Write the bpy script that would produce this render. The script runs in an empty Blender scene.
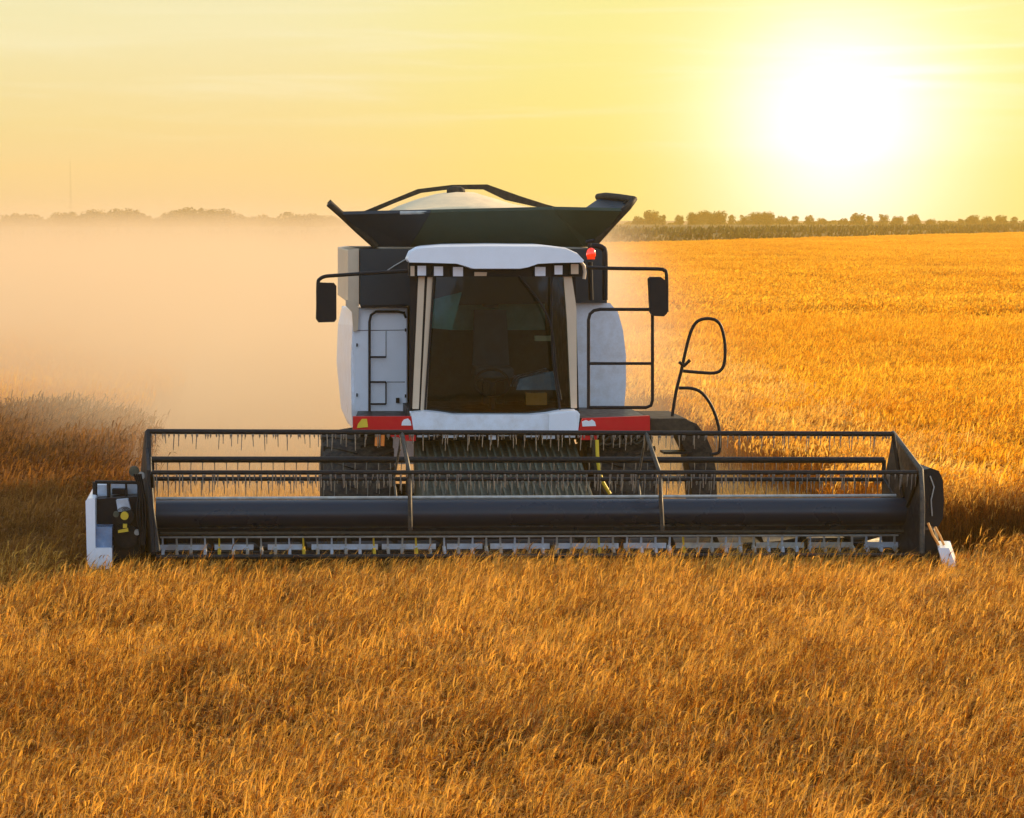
import bpy, math, random
import numpy as np
from mathutils import Vector, Matrix
random.seed(7); rng = np.random.default_rng(11)
R = math.radians
scn = bpy.context.scene
col = scn.collection

# ------------------------------------------------------------------ camera
F = 2600.0; W, H = 1024, 818; HZ = 218.0; CAM = Vector((0, 0, 4.4))
pitch = math.atan((H/2 - HZ)/F)
cd = bpy.data.cameras.new('camera'); cam = bpy.data.objects.new('camera', cd); col.objects.link(cam)
cam.location = CAM; cam.rotation_euler = (R(90) - pitch, 0, 0)
cd.sensor_width = 36; cd.lens = 36*F/W; cd.clip_end = 9000; cd.clip_start = 0.5
scn.camera = cam
scn.render.resolution_x = W; scn.render.resolution_y = H

# ------------------------------------------------------------------ light
SUN_AZ, SUN_EL = 50.0, 17.0           # where the shadows come from
GLOW_AZ, GLOW_EL = 7.1, 1.75          # where the disc's glare stands over the horizon
def direction(az, el):
    return Vector((math.sin(R(az))*math.cos(R(el)), math.cos(R(az))*math.cos(R(el)), math.sin(R(el))))
sl = bpy.data.lights.new('sun', 'SUN'); sl.energy = 5.0; sl.angle = R(0.8); sl.color = (1.0, 0.70, 0.36)
so = bpy.data.objects.new('sun', sl); col.objects.link(so)
so.rotation_euler = direction(SUN_AZ, SUN_EL).to_track_quat('Z', 'Y').to_euler(); so.location = (60, 100, 60)

world = bpy.data.worlds.new('World'); scn.world = world; world.use_nodes = True
nt = world.node_tree; nt.nodes.clear()
def N(tree, typ, **kw):
    n = tree.nodes.new(typ)
    for k, v in kw.items():
        if k == 'inp':
            for i, x in v.items(): n.inputs[i].default_value = x
        else: setattr(n, k, v)
    return n
def ramp(tree, stops, fac=None, interp='LINEAR'):
    n = tree.nodes.new('ShaderNodeValToRGB'); cr = n.color_ramp; cr.interpolation = interp
    while len(cr.elements) < len(stops): cr.elements.new(0.5)
    for e, (p, c) in zip(cr.elements, stops):
        e.position = p; e.color = (c[0], c[1], c[2], 1)
    if fac is not None: tree.links.new(fac, n.inputs[0])
    return n
def math_(tree, op, a, b=None, clamp=False):
    n = tree.nodes.new('ShaderNodeMath'); n.operation = op; n.use_clamp = clamp
    for i, x in enumerate((a, b)):
        if x is None: continue
        if isinstance(x, (int, float)): n.inputs[i].default_value = x
        else: tree.links.new(x, n.inputs[i])
    return n.outputs[0]
def mixc(tree, fac, a, b, blend='MIX'):
    n = tree.nodes.new('ShaderNodeMix'); n.data_type = 'RGBA'; n.blend_type = blend; n.clamp_result = False
    for i, x in ((0, fac), (6, a), (7, b)):
        if isinstance(x, (int, float)): n.inputs[i].default_value = x
        elif isinstance(x, tuple): n.inputs[i].default_value = (*x, 1)
        else: tree.links.new(x, n.inputs[i])
    return n.outputs[2]
tc = N(nt, 'ShaderNodeTexCoord'); gen = tc.outputs['Generated']
sx = N(nt, 'ShaderNodeSeparateXYZ'); nt.links.new(gen, sx.inputs[0])
el = math_(nt, 'MULTIPLY', math_(nt, 'ARCSINE', sx.outputs[2]), 57.2958)
gd = direction(GLOW_AZ, GLOW_EL)
dv = N(nt, 'ShaderNodeVectorMath', operation='SUBTRACT'); nt.links.new(gen, dv.inputs[0]); dv.inputs[1].default_value = gd
ln = N(nt, 'ShaderNodeVectorMath', operation='LENGTH'); nt.links.new(dv.outputs[0], ln.inputs[0])
ang = math_(nt, 'MULTIPLY', ln.outputs['Value'], 57.2958)       # chord length in degrees
# wide ground tone: peach at the horizon, pale higher up, grey blue overhead
elr = ramp(nt, [(0.0, (0.66, 0.49, 0.33)), (0.022, (0.68, 0.56, 0.27)), (0.05, (0.68, 0.64, 0.37)), (0.09, (0.62, 0.56, 0.40)), (0.25, (0.46, 0.58, 0.74)), (1.0, (0.22, 0.36, 0.62))],
           math_(nt, 'DIVIDE', el, 90.0, True))
back = ramp(nt, [(0.0, (0.60, 0.79, 1.06)), (0.12, (0.68, 0.92, 1.26)), (0.5, (0.40, 0.58, 0.88)), (1.0, (0.22, 0.37, 0.66))],
            math_(nt, 'DIVIDE', el, 90.0, True))
# (front-of-scene sky is the cool fill)
bf = N(nt, 'ShaderNodeMapRange', interpolation_type='SMOOTHSTEP', inp={1: 30.0, 2: 85.0}); nt.links.new(ang, bf.inputs[0])
base = mixc(nt, bf.outputs[0], elr.outputs[0], back.outputs[0])
yel = N(nt, 'ShaderNodeMapRange', interpolation_type='SMOOTHERSTEP', inp={1: 15.0, 2: 1.5}); nt.links.new(ang, yel.inputs[0])
base = mixc(nt, math_(nt, 'MULTIPLY', yel.outputs[0], 0.92), base, (0.66, 0.61, 0.095))
# streaks of thin cloud
mp = N(nt, 'ShaderNodeMapping'); mp.inputs['Scale'].default_value = (5.0, 5.0, 70.0); mp.inputs['Rotation'].default_value = (R(0.0), R(-1.5), 0)
nt.links.new(gen, mp.inputs[0])
nz = N(nt, 'ShaderNodeTexNoise', inp={'Scale': 1.6, 'Detail': 6.0, 'Roughness': 0.55, 'Distortion': 0.6}); nt.links.new(mp.outputs[0], nz.inputs['Vector'])
cl = N(nt, 'ShaderNodeMapRange', interpolation_type='SMOOTHSTEP', inp={1: 0.45, 2: 0.80}); nt.links.new(nz.outputs[0], cl.inputs[0])
clh = N(nt, 'ShaderNodeMapRange', interpolation_type='SMOOTHSTEP', inp={1: 0.8, 2: 3.0}); nt.links.new(el, clh.inputs[0])
cf = math_(nt, 'MULTIPLY', math_(nt, 'MULTIPLY', cl.outputs[0], clh.outputs[0]), 0.62)
base = mixc(nt, cf, base, (0.72, 0.68, 0.44))
# glare round the sun
g1 = math_(nt, 'POWER', 2.71828, math_(nt, 'MULTIPLY', math_(nt, 'POWER', math_(nt, 'DIVIDE', ang, 2.5), 2.0), -1.0))
g2 = math_(nt, 'POWER', 2.71828, math_(nt, 'MULTIPLY', math_(nt, 'DIVIDE', ang, 3.6), -1.0))
glow = mixc(nt, g1, (0, 0, 0), (0.50, 0.52, 0.85))
glow2 = mixc(nt, g2, (0, 0, 0), (0.14, 0.20, 0.34))
base = mixc(nt, 1.0, mixc(nt, 1.0, base, glow, 'ADD'), glow2, 'ADD')
sky = N(nt, 'ShaderNodeTexSky', sky_type='NISHITA', sun_disc=False, sun_elevation=R(SUN_EL), sun_rotation=R(SUN_AZ), altitude=200, dust_density=3.0)
bg1 = N(nt, 'ShaderNodeBackground', inp={1: 0.010}); nt.links.new(sky.outputs[0], bg1.inputs[0])
bg2 = N(nt, 'ShaderNodeBackground', inp={1: 0.80}); nt.links.new(base, bg2.inputs[0])
ad = N(nt, 'ShaderNodeAddShader'); nt.links.new(bg1.outputs[0], ad.inputs[0]); nt.links.new(bg2.outputs[0], ad.inputs[1])
wo = N(nt, 'ShaderNodeOutputWorld'); nt.links.new(ad.outputs[0], wo.inputs[0])
scn.view_settings.view_transform = 'Standard'; scn.view_settings.look = 'None'
scn.view_settings.exposure = 0.6; scn.view_settings.gamma = 1.0
scn.cycles.volume_bounces = 1; scn.cycles.volume_step_rate = 1.0; scn.cycles.volume_max_steps = 72
scn.cycles.max_bounces = 8; scn.cycles.transparent_max_bounces = 12

# ------------------------------------------------------------------ materials
def mat(name, c, rough=0.5, metal=0.0, var=0.12, scale=6.0, bump=0.0, coat=0.0, dust=0.0, dustc=(0.42, 0.31, 0.17), spec=None):
    m = bpy.data.materials.new(name); m.use_nodes = True; t = m.node_tree
    b = t.nodes['Principled BSDF']
    co = t.nodes.new('ShaderNodeTexCoord')
    n = N(t, 'ShaderNodeTexNoise', inp={'Scale': scale, 'Detail': 5.0, 'Roughness': 0.6}); t.links.new(co.outputs['Object'], n.inputs['Vector'])
    mr = N(t, 'ShaderNodeMapRange', inp={1: 0.3, 2: 0.7, 3: 1 - var, 4: 1 + var}); t.links.new(n.outputs[0], mr.inputs[0])
    cc = N(t, 'ShaderNodeVectorMath', operation='SCALE'); cc.inputs[0].default_value = c; t.links.new(mr.outputs[0], cc.inputs['Scale'])
    out = cc.outputs[0]
    if dust:
        n2 = N(t, 'ShaderNodeTexNoise', inp={'Scale': scale*2.3, 'Detail': 8.0, 'Roughness': 0.7}); t.links.new(co.outputs['Object'], n2.inputs['Vector'])
        dr = N(t, 'ShaderNodeMapRange', inp={1: 0.42, 2: 0.78, 3: 0.0, 4: dust}); t.links.new(n2.outputs[0], dr.inputs[0])
        out = mixc(t, dr.outputs[0], out, dustc)
    t.links.new(out, b.inputs['Base Color'])
    rr = N(t, 'ShaderNodeMapRange', inp={1: 0.3, 2: 0.7, 3: max(rough-.1, .03), 4: min(rough+.15, 1)}); t.links.new(n.outputs[0], rr.inputs[0])
    t.links.new(rr.outputs[0], b.inputs['Roughness'])
    b.inputs['Metallic'].default_value = metal; b.inputs['Specular IOR Level'].default_value = spec if spec is not None else (0.16 if max(c) < 0.1 else 0.4); b.inputs['Coat Weight'].default_value = coat
    if bump:
        bp = N(t, 'ShaderNodeBump', inp={'Strength': bump, 'Distance': 0.01}); t.links.new(n.outputs[0], bp.inputs['Height'])
        t.links.new(bp.outputs[0], b.inputs['Normal'])
    return m
M = {}
M['white'] = mat('white_paint', (0.78, 0.80, 0.82), 0.35, var=0.06, scale=2.5, coat=0.2, dust=0.45)
M['roofw'] = mat('roof_paint', (0.82, 0.83, 0.84), 0.35, var=0.03, scale=2.0, coat=0.3, dust=0.10)
M['cream'] = mat('sunlit_trim_paint', (0.66, 0.49, 0.32), 0.45, var=0.05, scale=3.0, dust=0.2)  # grazing sunlight on pillars and tank side painted in as tan
M['grey'] = mat('tank_grey_paint', (0.034, 0.042, 0.046), 0.5, var=0.12, scale=2.5, dust=0.02)
M['olive'] = mat('hopper_panel', (0.046, 0.056, 0.032), 0.45, var=0.15, scale=1.8, dust=0.12, dustc=(0.14, 0.12, 0.06))
M['rim'] = mat('hopper_rim', (0.040, 0.032, 0.022), 0.7, var=0.2, scale=8, dust=0.12)
M['canvas'] = mat('tank_cover_sheet', (0.80, 0.60, 0.33), 0.7, var=0.08, scale=5, bump=0.4, dust=0.3)
M['black'] = mat('black_plastic', (0.012, 0.012, 0.013), 0.45, var=0.2, scale=8, dust=0.0)
M['steel'] = mat('dark_steel', (0.013, 0.013, 0.013), 0.42, metal=0.0, var=0.3, scale=9, dust=0.05)
M['tine'] = mat('tine_steel', (0.24, 0.22, 0.18), 0.4, metal=0.5, var=0.3, scale=20)
M['tube'] = mat('reel_tube_paint', (0.010, 0.017, 0.026), 0.30, metal=0.0, var=0.03, scale=1.2, coat=0.0, dust=0.0, spec=0.38)
M['guard'] = mat('bare_steel', (0.42, 0.41, 0.36), 0.5, metal=0.1, var=0.3, scale=10, dust=0.5)
M['rail'] = mat('pale_rail', (0.50, 0.56, 0.62), 0.4, metal=0.1, var=0.3, scale=4, dust=0.55)
M['red'] = mat('red_paint', (0.62, 0.008, 0.010), 0.4, var=0.08, scale=3, coat=0.0, dust=0.04, spec=0.25)
M['mark'] = mat('decal_white', (0.80, 0.78, 0.74), 0.5, var=0.03)
M['yellow'] = mat('yellow_paint', (0.75, 0.50, 0.03), 0.45, var=0.08)
M['tyre'] = mat('tyre_rubber', (0.018, 0.018, 0.018), 0.75, var=0.25, scale=6, bump=0.4, dust=0.22)
M['rimy'] = mat('wheel_rim_paint', (0.60, 0.58, 0.52), 0.5, var=0.1, dust=0.3)
M['feeder'] = mat('feeder_paint', (0.075, 0.080, 0.055), 0.6, var=0.3, scale=7, dust=0.3)
M['orange'] = mat('orange_reflector', (0.85, 0.22, 0.03), 0.3, var=0.05)
M['seat'] = mat('cab_seat_fabric', (0.07, 0.10, 0.14), 0.85, var=0.2)
M['teal'] = mat('see_through_teal', (0.16, 0.40, 0.36), 0.5, var=0.2)  # outside light through the rear glass painted as opaque teal
M['cabin'] = mat('cab_lining', (0.024, 0.044, 0.040), 0.8, var=0.4, scale=10, bump=0.3)
M['patch'] = mat('divider_window', (0.16, 0.26, 0.40), 0.2, var=0.3, scale=7, dust=0.3)
m = mat('lamp_lens', (0.80, 0.84, 0.90), 0.12, var=0.05, coat=1.0); M['lens'] = m
m = mat('beacon_lens', (0.80, 0.02, 0.008), 0.15, var=0.05, coat=1.0)
b = m.node_tree.nodes['Principled BSDF']; b.inputs['Emission Color'].default_value = (1, 0.05, 0.01, 1); b.inputs['Emission Strength'].default_value = 0.5
M['beacon'] = m
# tinted glass
m = bpy.data.materials.new('tinted_glass'); m.use_nodes = True; t = m.node_tree; t.nodes.clear()
tr = N(t, 'ShaderNodeBsdfTransparent', inp={0: (0.36, 0.48, 0.44, 1)}); gl = N(t, 'ShaderNodeBsdfGlossy', inp={0: (1, 1, 1, 1), 1: 0.05})
gc = t.nodes.new('ShaderNodeTexCoord'); gm = N(t, 'ShaderNodeMapping'); gm.inputs['Scale'].default_value = (9, 9, 3.2); t.links.new(gc.outputs['Object'], gm.inputs[0])
gn = N(t, 'ShaderNodeTexNoise', inp={'Scale': 0.8, 'Detail': 1.0}); t.links.new(gm.outputs[0], gn.inputs['Vector'])
gb_ = N(t, 'ShaderNodeBump', inp={'Strength': 0.12, 'Distance': 0.02}); t.links.new(gn.outputs[0], gb_.inputs['Height']); t.links.new(gb_.outputs[0], gl.inputs['Normal'])
fr = N(t, 'ShaderNodeFresnel', inp={0: 1.5}); fm = math_(t, 'MULTIPLY', fr.outputs[0], 0.7)
mx = N(t, 'ShaderNodeMixShader'); t.links.new(fm, mx.inputs[0]); t.links.new(tr.outputs[0], mx.inputs[1]); t.links.new(gl.outputs[0], mx.inputs[2])
ou = N(t, 'ShaderNodeOutputMaterial'); t.links.new(mx.outputs[0], ou.inputs[0]); M['glass'] = m

def plant_mat(name, c0, c1, trans=0.45, big=0.08, small=1.2, tint=0.75, rough=0.6, isl=0.9):
    """two tones mixed by random per clump, world-scale noise; lets light through"""
    m = bpy.data.materials.new(name); m.use_nodes = True; t = m.node_tree; t.nodes.clear()
    g = t.nodes.new('ShaderNodeNewGeometry'); oi = t.nodes.new('ShaderNodeObjectInfo')
    n1 = N(t, 'ShaderNodeTexNoise', inp={'Scale': big, 'Detail': 3.0}); n2 = N(t, 'ShaderNodeTexNoise', inp={'Scale': small, 'Detail': 2.0})
    for n in (n1, n2): t.links.new(g.outputs['Position'], n.inputs['Vector'])
    f = math_(t, 'ADD', math_(t, 'MULTIPLY', n1.outputs[0], 1.5), math_(t, 'MULTIPLY', n2.outputs[0], 1.4))
    f = math_(t, 'ADD', f, math_(t, 'MULTIPLY', g.outputs['Random Per Island'], isl))
    f = math_(t, 'SUBTRACT', f, 0.98+isl*.5, True)
    c = mixc(t, f, c0, c1)
    d = N(t, 'ShaderNodeBsdfPrincipled', inp={'Roughness': rough}); t.links.new(c, d.inputs['Base Color'])
    d.inputs['Specular IOR Level'].default_value = 0.35
    tl = N(t, 'ShaderNodeBsdfTranslucent'); t.links.new(mixc(t, 1.0, c, (1.0, tint, tint*0.55), 'MULTIPLY'), tl.inputs[0])
    mx = N(t, 'ShaderNodeMixShader', inp={0: trans}); t.links.new(d.outputs[0], mx.inputs[1]); t.links.new(tl.outputs[0], mx.inputs[2])
    ou = N(t, 'ShaderNodeOutputMaterial'); t.links.new(mx.outputs[0], ou.inputs[0]); return m
M['spoke'] = mat('worn_spoke_steel', (0.060, 0.056, 0.048), 0.5, metal=0.2, var=0.3, scale=8, dust=0.3)
M['wheat'] = plant_mat('near_wheat_stems', (0.085, 0.030, 0.003), (0.40, 0.130, 0.010), 0.5, 0.12, 1.5, 0.9)
M['ear'] = plant_mat('near_wheat_ears', (0.30, 0.100, 0.008), (1.0, 0.585, 0.125), 0.5, 0.12, 1.5, 0.95, isl=1.3)
M['wheat_far'] = plant_mat('far_wheat_stems', (0.26, 0.085, 0.005), (0.60, 0.25, 0.015), 0.55, 0.05, 0.6, 0.9)
M['ear_far'] = plant_mat('far_wheat_ears', (0.74, 0.33, 0.016), (1.0, 0.66, 0.08), 0.62, 0.05, 0.6, 0.95)
M['wheat_shaded'] = plant_mat('shaded_wheat_stems', (0.085, 0.024, 0.002), (0.34, 0.110, 0.010), 0.45, 0.12, 1.5, 0.9)  # shade painted in: darker copy of the wheat for the left side
M['ear_shaded'] = plant_mat('shaded_wheat_ears', (0.12, 0.042, 0.006), (0.52, 0.235, 0.055), 0.45, 0.12, 1.5, 0.95)
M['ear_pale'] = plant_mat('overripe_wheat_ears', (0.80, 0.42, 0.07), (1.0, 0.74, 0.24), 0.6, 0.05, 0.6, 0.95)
M['stubble'] = plant_mat('cut_straw', (0.55, 0.30, 0.07), (0.95, 0.62, 0.20), 0.4, 0.1, 1.0, 0.9)
M['corn'] = plant_mat('maize_leaves', (0.050, 0.042, 0.006), (0.13, 0.10, 0.012), 0.35, 0.05, 0.6, 1.0)
M['leaf'] = plant_mat('tree_leaves', (0.045, 0.040, 0.008), (0.13, 0.10, 0.018), 0.35, 0.15, 0.7, 1.0)
M['bark'] = mat('tree_bark', (0.09, 0.065, 0.045), 0.9, var=0.3)
M['soil'] = mat('field_soil', (0.23, 0.145, 0.065), 0.95, var=0.3, scale=0.8, bump=0.3, dust=0.5, dustc=(0.42, 0.28, 0.11))

# ------------------------------------------------------------------ mesh helpers
class MB:
    def __init__(s): s.v = []; s.f = []; s.sm = []
    def add(s, vs, fs, smooth=False):
        o = len(s.v); s.v += [tuple(x) for x in vs]; s.f += [tuple(i+o for i in f) for f in fs]; s.sm += [smooth]*len(fs); return s
    def box(s, x0, x1, y0, y1, z0, z1):
        vs = [(x, y, z) for z in (z0, z1) for y in (y0, y1) for x in (x0, x1)]
        return s.add(vs, [(0, 2, 3, 1), (4, 5, 7, 6), (0, 1, 5, 4), (2, 6, 7, 3), (0, 4, 6, 2), (1, 3, 7, 5)])
    def loft(s, a, b, smooth=False, caps=True):
        """two loops of 3-D points with the same count joined into a solid"""
        n = len(a); vs = list(a)+list(b)
        fs = [(i, (i+1) % n, n+(i+1) % n, n+i) for i in range(n)]
        s.add(vs, fs, smooth)
        if caps:
            s.add(list(a), [tuple(range(n-1, -1, -1))]); s.add(list(b), [tuple(range(n))])
        return s
    def prism(s, poly, y0, y1, smooth=False):
        return s.loft([(x, y0, z) for x, z in poly], [(x, y1, z) for x, z in poly], smooth)
    def tube(s, pts, r, n=8, r2=None, closed=False):
        pts = [Vector(p) for p in pts]; m_ = len(pts); vs = []; r2 = r if r2 is None else r2
        up = None
        for i, p in enumerate(pts):
            if closed: d = pts[(i+1) % m_]-pts[i-1]
            else: d = (pts[min(i+1, m_-1)]-pts[max(i-1, 0)])
            d = d.normalized()
            if up is None:
                up = Vector((0, 0, 1)) if abs(d.z) < 0.9 else Vector((0, 1, 0))
            a = d.cross(up).normalized(); c = a.cross(d).normalized(); up = c
            rr = r+(r2-r)*i/max(m_-1, 1)
            for k in range(n):
                t_ = 2*math.pi*k/n; vs.append(p+a*math.cos(t_)*rr+c*math.sin(t_)*rr)
        fs = []
        for i in range(m_ if closed else m_-1):
            j = (i+1) % m_
            for k in range(n): fs.append((i*n+k, i*n+(k+1) % n, j*n+(k+1) % n, j*n+k))
        s.add(vs, fs, True)
        if not closed: s.add(vs[:n], [tuple(range(n-1, -1, -1))]); s.add(vs[-n:], [tuple(range(n))])
        return s
    def lathe(s, prof, cx, cy, cz, n=40, smooth=True):
        """profile of (x, radius) swept round the x axis"""
        vs = []; 
        for k in range(n):
            t_ = 2*math.pi*k/n
            for x, r in prof: vs.append((cx+x, cy+r*math.cos(t_), cz+r*math.sin(t_)))
        m_ = len(prof)
        fs = [(k*m_+i, ((k+1) % n)*m_+i, ((k+1) % n)*m_+i+1, k*m_+i+1) for k in range(n) for i in range(m_-1)]
        return s.add(vs, fs, smooth)
    def build(s, name, m, parent=None, bevel=0.0, seg=2, collection=None):
        me = bpy.data.meshes.new(name); me.from_pydata(s.v, [], s.f); me.update()
        me.polygons.foreach_set('use_smooth', s.sm)
        me.materials.append(m); o = bpy.data.objects.new(name, me); (collection or col).objects.link(o)
        if parent: o.parent = parent
        if bevel:
            bm_ = o.modifiers.new('bevel', 'BEVEL'); bm_.width = bevel; bm_.segments = seg; bm_.limit_method = 'ANGLE'; bm_.angle_limit = R(40); bm_.harden_normals = False
        return o
def tag(o, label=None, cat=None, group=None, kind=None):
    for k, v in (('label', label), ('category', cat), ('group', group), ('kind', kind)):
        if v: o[k] = v
    return o
def empty(name, loc, rz=0):
    o = bpy.data.objects.new(name, None); col.objects.link(o); o.location = loc; o.rotation_euler = (0, 0, rz); o.empty_display_size = 0.3; return o
def smooth_path(pts, n=6):
    """Catmull-Rom through the points"""
    P = [Vector(p) for p in pts]; P = [P[0]*2-P[1]]+P+[P[-1]*2-P[-2]]; out = []
    for i in range(1, len(P)-2):
        for k in range(n):
            t_ = k/n; a, b_, c, d = P[i-1], P[i], P[i+1], P[i+2]
            out.append(0.5*((2*b_)+(c-a)*t_+(2*a-5*b_+4*c-d)*t_*t_+(3*b_-a-3*c+d)*t_**3))
    out.append(P[-2]); return out

# the machine stands with its cutter bar 28 m from the lens, turned a little
YAW = R(6.0); ROOT = Vector((0.24, 28.0, 0))
cy_, sy_ = math.cos(YAW), math.sin(YAW)
def to_local(x, y): dx, dy = x-ROOT.x, y-ROOT.y; return (cy_*dx+sy_*dy, -sy_*dx+cy_*dy)
def L(px, py, yl):
    """measured image position + distance behind the cutter bar -> machine coordinates"""
    u = (px-W/2)/F; v = -(py-H/2)/F
    d = Vector((u, math.cos(pitch)+v*math.sin(pitch), -math.sin(pitch)+v*math.cos(pitch)))
    cx0, cy0 = to_local(CAM.x, CAM.y); dx = cy_*d.x+sy_*d.y; dy = -sy_*d.x+cy_*d.y
    t_ = (yl-cy0)/dy
    return Vector((cx0+dx*t_, yl, CAM.z+d.z*t_))
def LP(pts, yl): return [L(a, b_, yl) for a, b_ in pts]
def slab(pts, y0, y1):
    """outline measured on its front plane y0, carried straight back to y1"""
    a = LP(pts, y0); return a, [Vector((p.x, y1, p.z)) for p in a]

# ------------------------------------------------------------------ ground
g = MB(); g.add([(-2500, -300, 0), (2500, -300, 0), (2500, 4000, 0), (-2500, 4000, 0)], [(0, 1, 2, 3)])
tag(g.build('ground', M['soil']), kind='structure')

# ------------------------------------------------------------------ wheat
def tri_mesh(name, V, Fq, m):
    me = bpy.data.meshes.new(name); me.from_pydata(V, [], Fq); me.update(); me.materials.append(m)
    return bpy.data.objects.new(name, me)
def wheat_patch(name, size, count, hmean, wk, detail, m, seed, stub=False, em='ear'):
    r = np.random.default_rng(seed); V = []; Fc = []; Mi = []
    gx = r.uniform(-size/2, size/2, count); gy = r.uniform(-size/2, size/2, count)
    ph = r.uniform(0, 6.28, 8)
    for i in range(count):
        x, y = gx[i], gy[i]
        if detail and math.sin(x*17/size*.62+ph[6])*math.sin(y*13/size*.62+ph[7]) > 0.40 and r.random() < .75: continue
        k = 6.28/size
        wx = math.sin(k*x*2+ph[0])*math.cos(k*y*2+ph[1])+0.6*math.sin(k*5*x+ph[2])*math.sin(k*4*y+ph[3])
        wy = math.cos(k*x*2+ph[4])*math.sin(k*y*2+ph[5])
        h = hmean*(1+r.normal(0, 0.085)+0.10*wx)
        lx = 0.06+0.15*wx+r.normal(0, 0.09); ly = -0.05+0.12*wy+r.normal(0, 0.09)
        if r.random() < 0.06: lx += r.uniform(0.2, 0.6); ly -= r.uniform(0, .3)
        if stub: lx = r.normal(0, 0.25); ly = r.normal(0, 0.25)
        p0 = np.array([x, y, 0.0]); p1 = np.array([x+lx*h*.42, y+ly*h*.42, h*.55]); p2 = np.array([x+lx*h*.85, y+ly*h*.85, h*.98])
        a = r.uniform(0, 3.14); w = 0.0024*wk
        sx_, sy2 = math.cos(a)*w, math.sin(a)*w
        def strip(P, ws, a):
            o = len(V); ca, sa = math.cos(a), math.sin(a)
            for p, w_ in zip(P, ws):
                V.append((p[0]-ca*w_, p[1]-sa*w_, p[2])); V.append((p[0]+ca*w_, p[1]+sa*w_, p[2]))
            for j in range(len(P)-1): Fc.append((o+2*j, o+2*j+1, o+2*j+3, o+2*j+2))
        strip([p0, p1, p2], [w, w, w*.8], a)
        if stub: continue
        # ear: nodding spindle
        el_ = r.uniform(0.085, 0.14)*(1 if detail else 1.3); nod = r.uniform(0.15, 1.25); aa = r.normal(-0.25, 0.75)
        dirs = [(0.5*nod, 1), (1.1*nod, 0.9-0.7*nod), (1.2*nod, 0.8-1.3*nod)]
        P = [p2]; nf0 = len(Fc)
        for (dh, dvv) in dirs:
            q = math.hypot(dh, dvv); P.append(P[-1]+np.array([math.cos(aa)*dh, math.sin(aa)*dh, dvv])*el_/3/q)
        ew = 0.0072*wk*(1 if detail else 1.0)
        ws = [w, ew, ew*.9, ew*.25]
        b0 = r.uniform(0, 3.14)
        strip(P, ws, b0); strip(P, ws, b0+1.57)
        if detail:
            for q in range(7):                                   # awns
                j = 1+q % 3; pa = P[j]; d_ = (P[3]-P[1]); d_ = d_/np.linalg.norm(d_)
                sd = r.normal(0, 0.22, 3); tip = pa+(d_+sd)*r.uniform(0.06, 0.12)
                o = len(V); aw = 0.0011*wk
                V.extend([tuple(pa-np.array([aw, 0, 0])), tuple(pa+np.array([aw, 0, 0])), tuple(tip)]); Fc.append((o, o+1, o+2))
        nf1 = len(Fc); Mi.append((nf0, nf1))
        nl = 1
        for q in range(nl):                                       # leaves
            z0 = h*r.uniform(0.3, 0.75); f0 = z0/h
            pb = np.array([x+lx*h*f0*.6, y+ly*h*f0*.6, z0]); la = r.uniform(0, 6.28); ll = r.uniform(0.10, 0.24)
            pm = pb+np.array([math.cos(la)*ll*.45, math.sin(la)*ll*.45, ll*.45]); pe = pm+np.array([math.cos(la)*ll*.45, math.sin(la)*ll*.45, -ll*r.uniform(0, .6)])
            lw = 0.0045*wk; strip([pb, pm, pe], [lw*.7, lw, lw*.2], la+1.57)
    ob = tri_mesh(name, V, Fc, m); ob.data.materials.append(M[em])
    mi = np.zeros(len(Fc), dtype=np.int32)
    for a_, b_ in Mi: mi[a_:b_] = 1
    ob.data.polygons.foreach_set('material_index', mi); return ob

def scatter(name, pts, rots, scales, idx, protos, coln):
    c = bpy.data.collections.new(coln)
    for p in protos: c.objects.link(p)
    me = bpy.data.meshes.new(name); me.from_pydata([tuple(p) for p in pts], [], [])
    at = me.attributes.new('rot', 'FLOAT_VECTOR', 'POINT'); at.data.foreach_set('vector', np.asarray(rots, dtype=np.float32).ravel())
    at = me.attributes.new('scl', 'FLOAT_VECTOR', 'POINT'); at.data.foreach_set('vector', np.asarray(scales, dtype=np.float32).ravel())
    at = me.attributes.new('idx', 'INT', 'POINT'); at.data.foreach_set('value', np.asarray(idx, dtype=np.int32))
    o = bpy.data.objects.new(name, me); col.objects.link(o); me.materials.append(protos[0].data.materials[0])
    ng = bpy.data.node_groups.new(coln+'_nodes', 'GeometryNodeTree')
    ng.interface.new_socket('Geometry', in_out='INPUT', socket_type='NodeSocketGeometry'); ng.interface.new_socket('Geometry', in_out='OUTPUT', socket_type='NodeSocketGeometry')
    gi = ng.nodes.new('NodeGroupInput'); go = ng.nodes.new('NodeGroupOutput')
    ci = ng.nodes.new('GeometryNodeCollectionInfo'); ci.inputs[0].default_value = c; ci.inputs[1].default_value = True; ci.inputs[2].default_value = True
    ip = ng.nodes.new('GeometryNodeInstanceOnPoints')
    def na(nm, ty):
        n = ng.nodes.new('GeometryNodeInputNamedAttribute'); n.data_type = ty; n.inputs[0].default_value = nm; return n.outputs[0]
    er = ng.nodes.new('FunctionNodeEulerToRotation')
    ng.links.new(gi.outputs[0], ip.inputs['Points']); ng.links.new(ci.outputs[0], ip.inputs['Instance']); ip.inputs['Pick Instance'].default_value = True
    ng.links.new(na('idx', 'INT'), ip.inputs['Instance Index']); ng.links.new(na('rot', 'FLOAT_VECTOR'), er.inputs[0]); ng.links.new(er.outputs[0], ip.inputs['Rotation'])
    ng.links.new(na('scl', 'FLOAT_VECTOR'), ip.inputs['Scale']); ng.links.new(ip.outputs[0], go.inputs[0])
    md = o.modifiers.new('scatter', 'NODES'); md.node_group = ng
    return o

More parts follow.
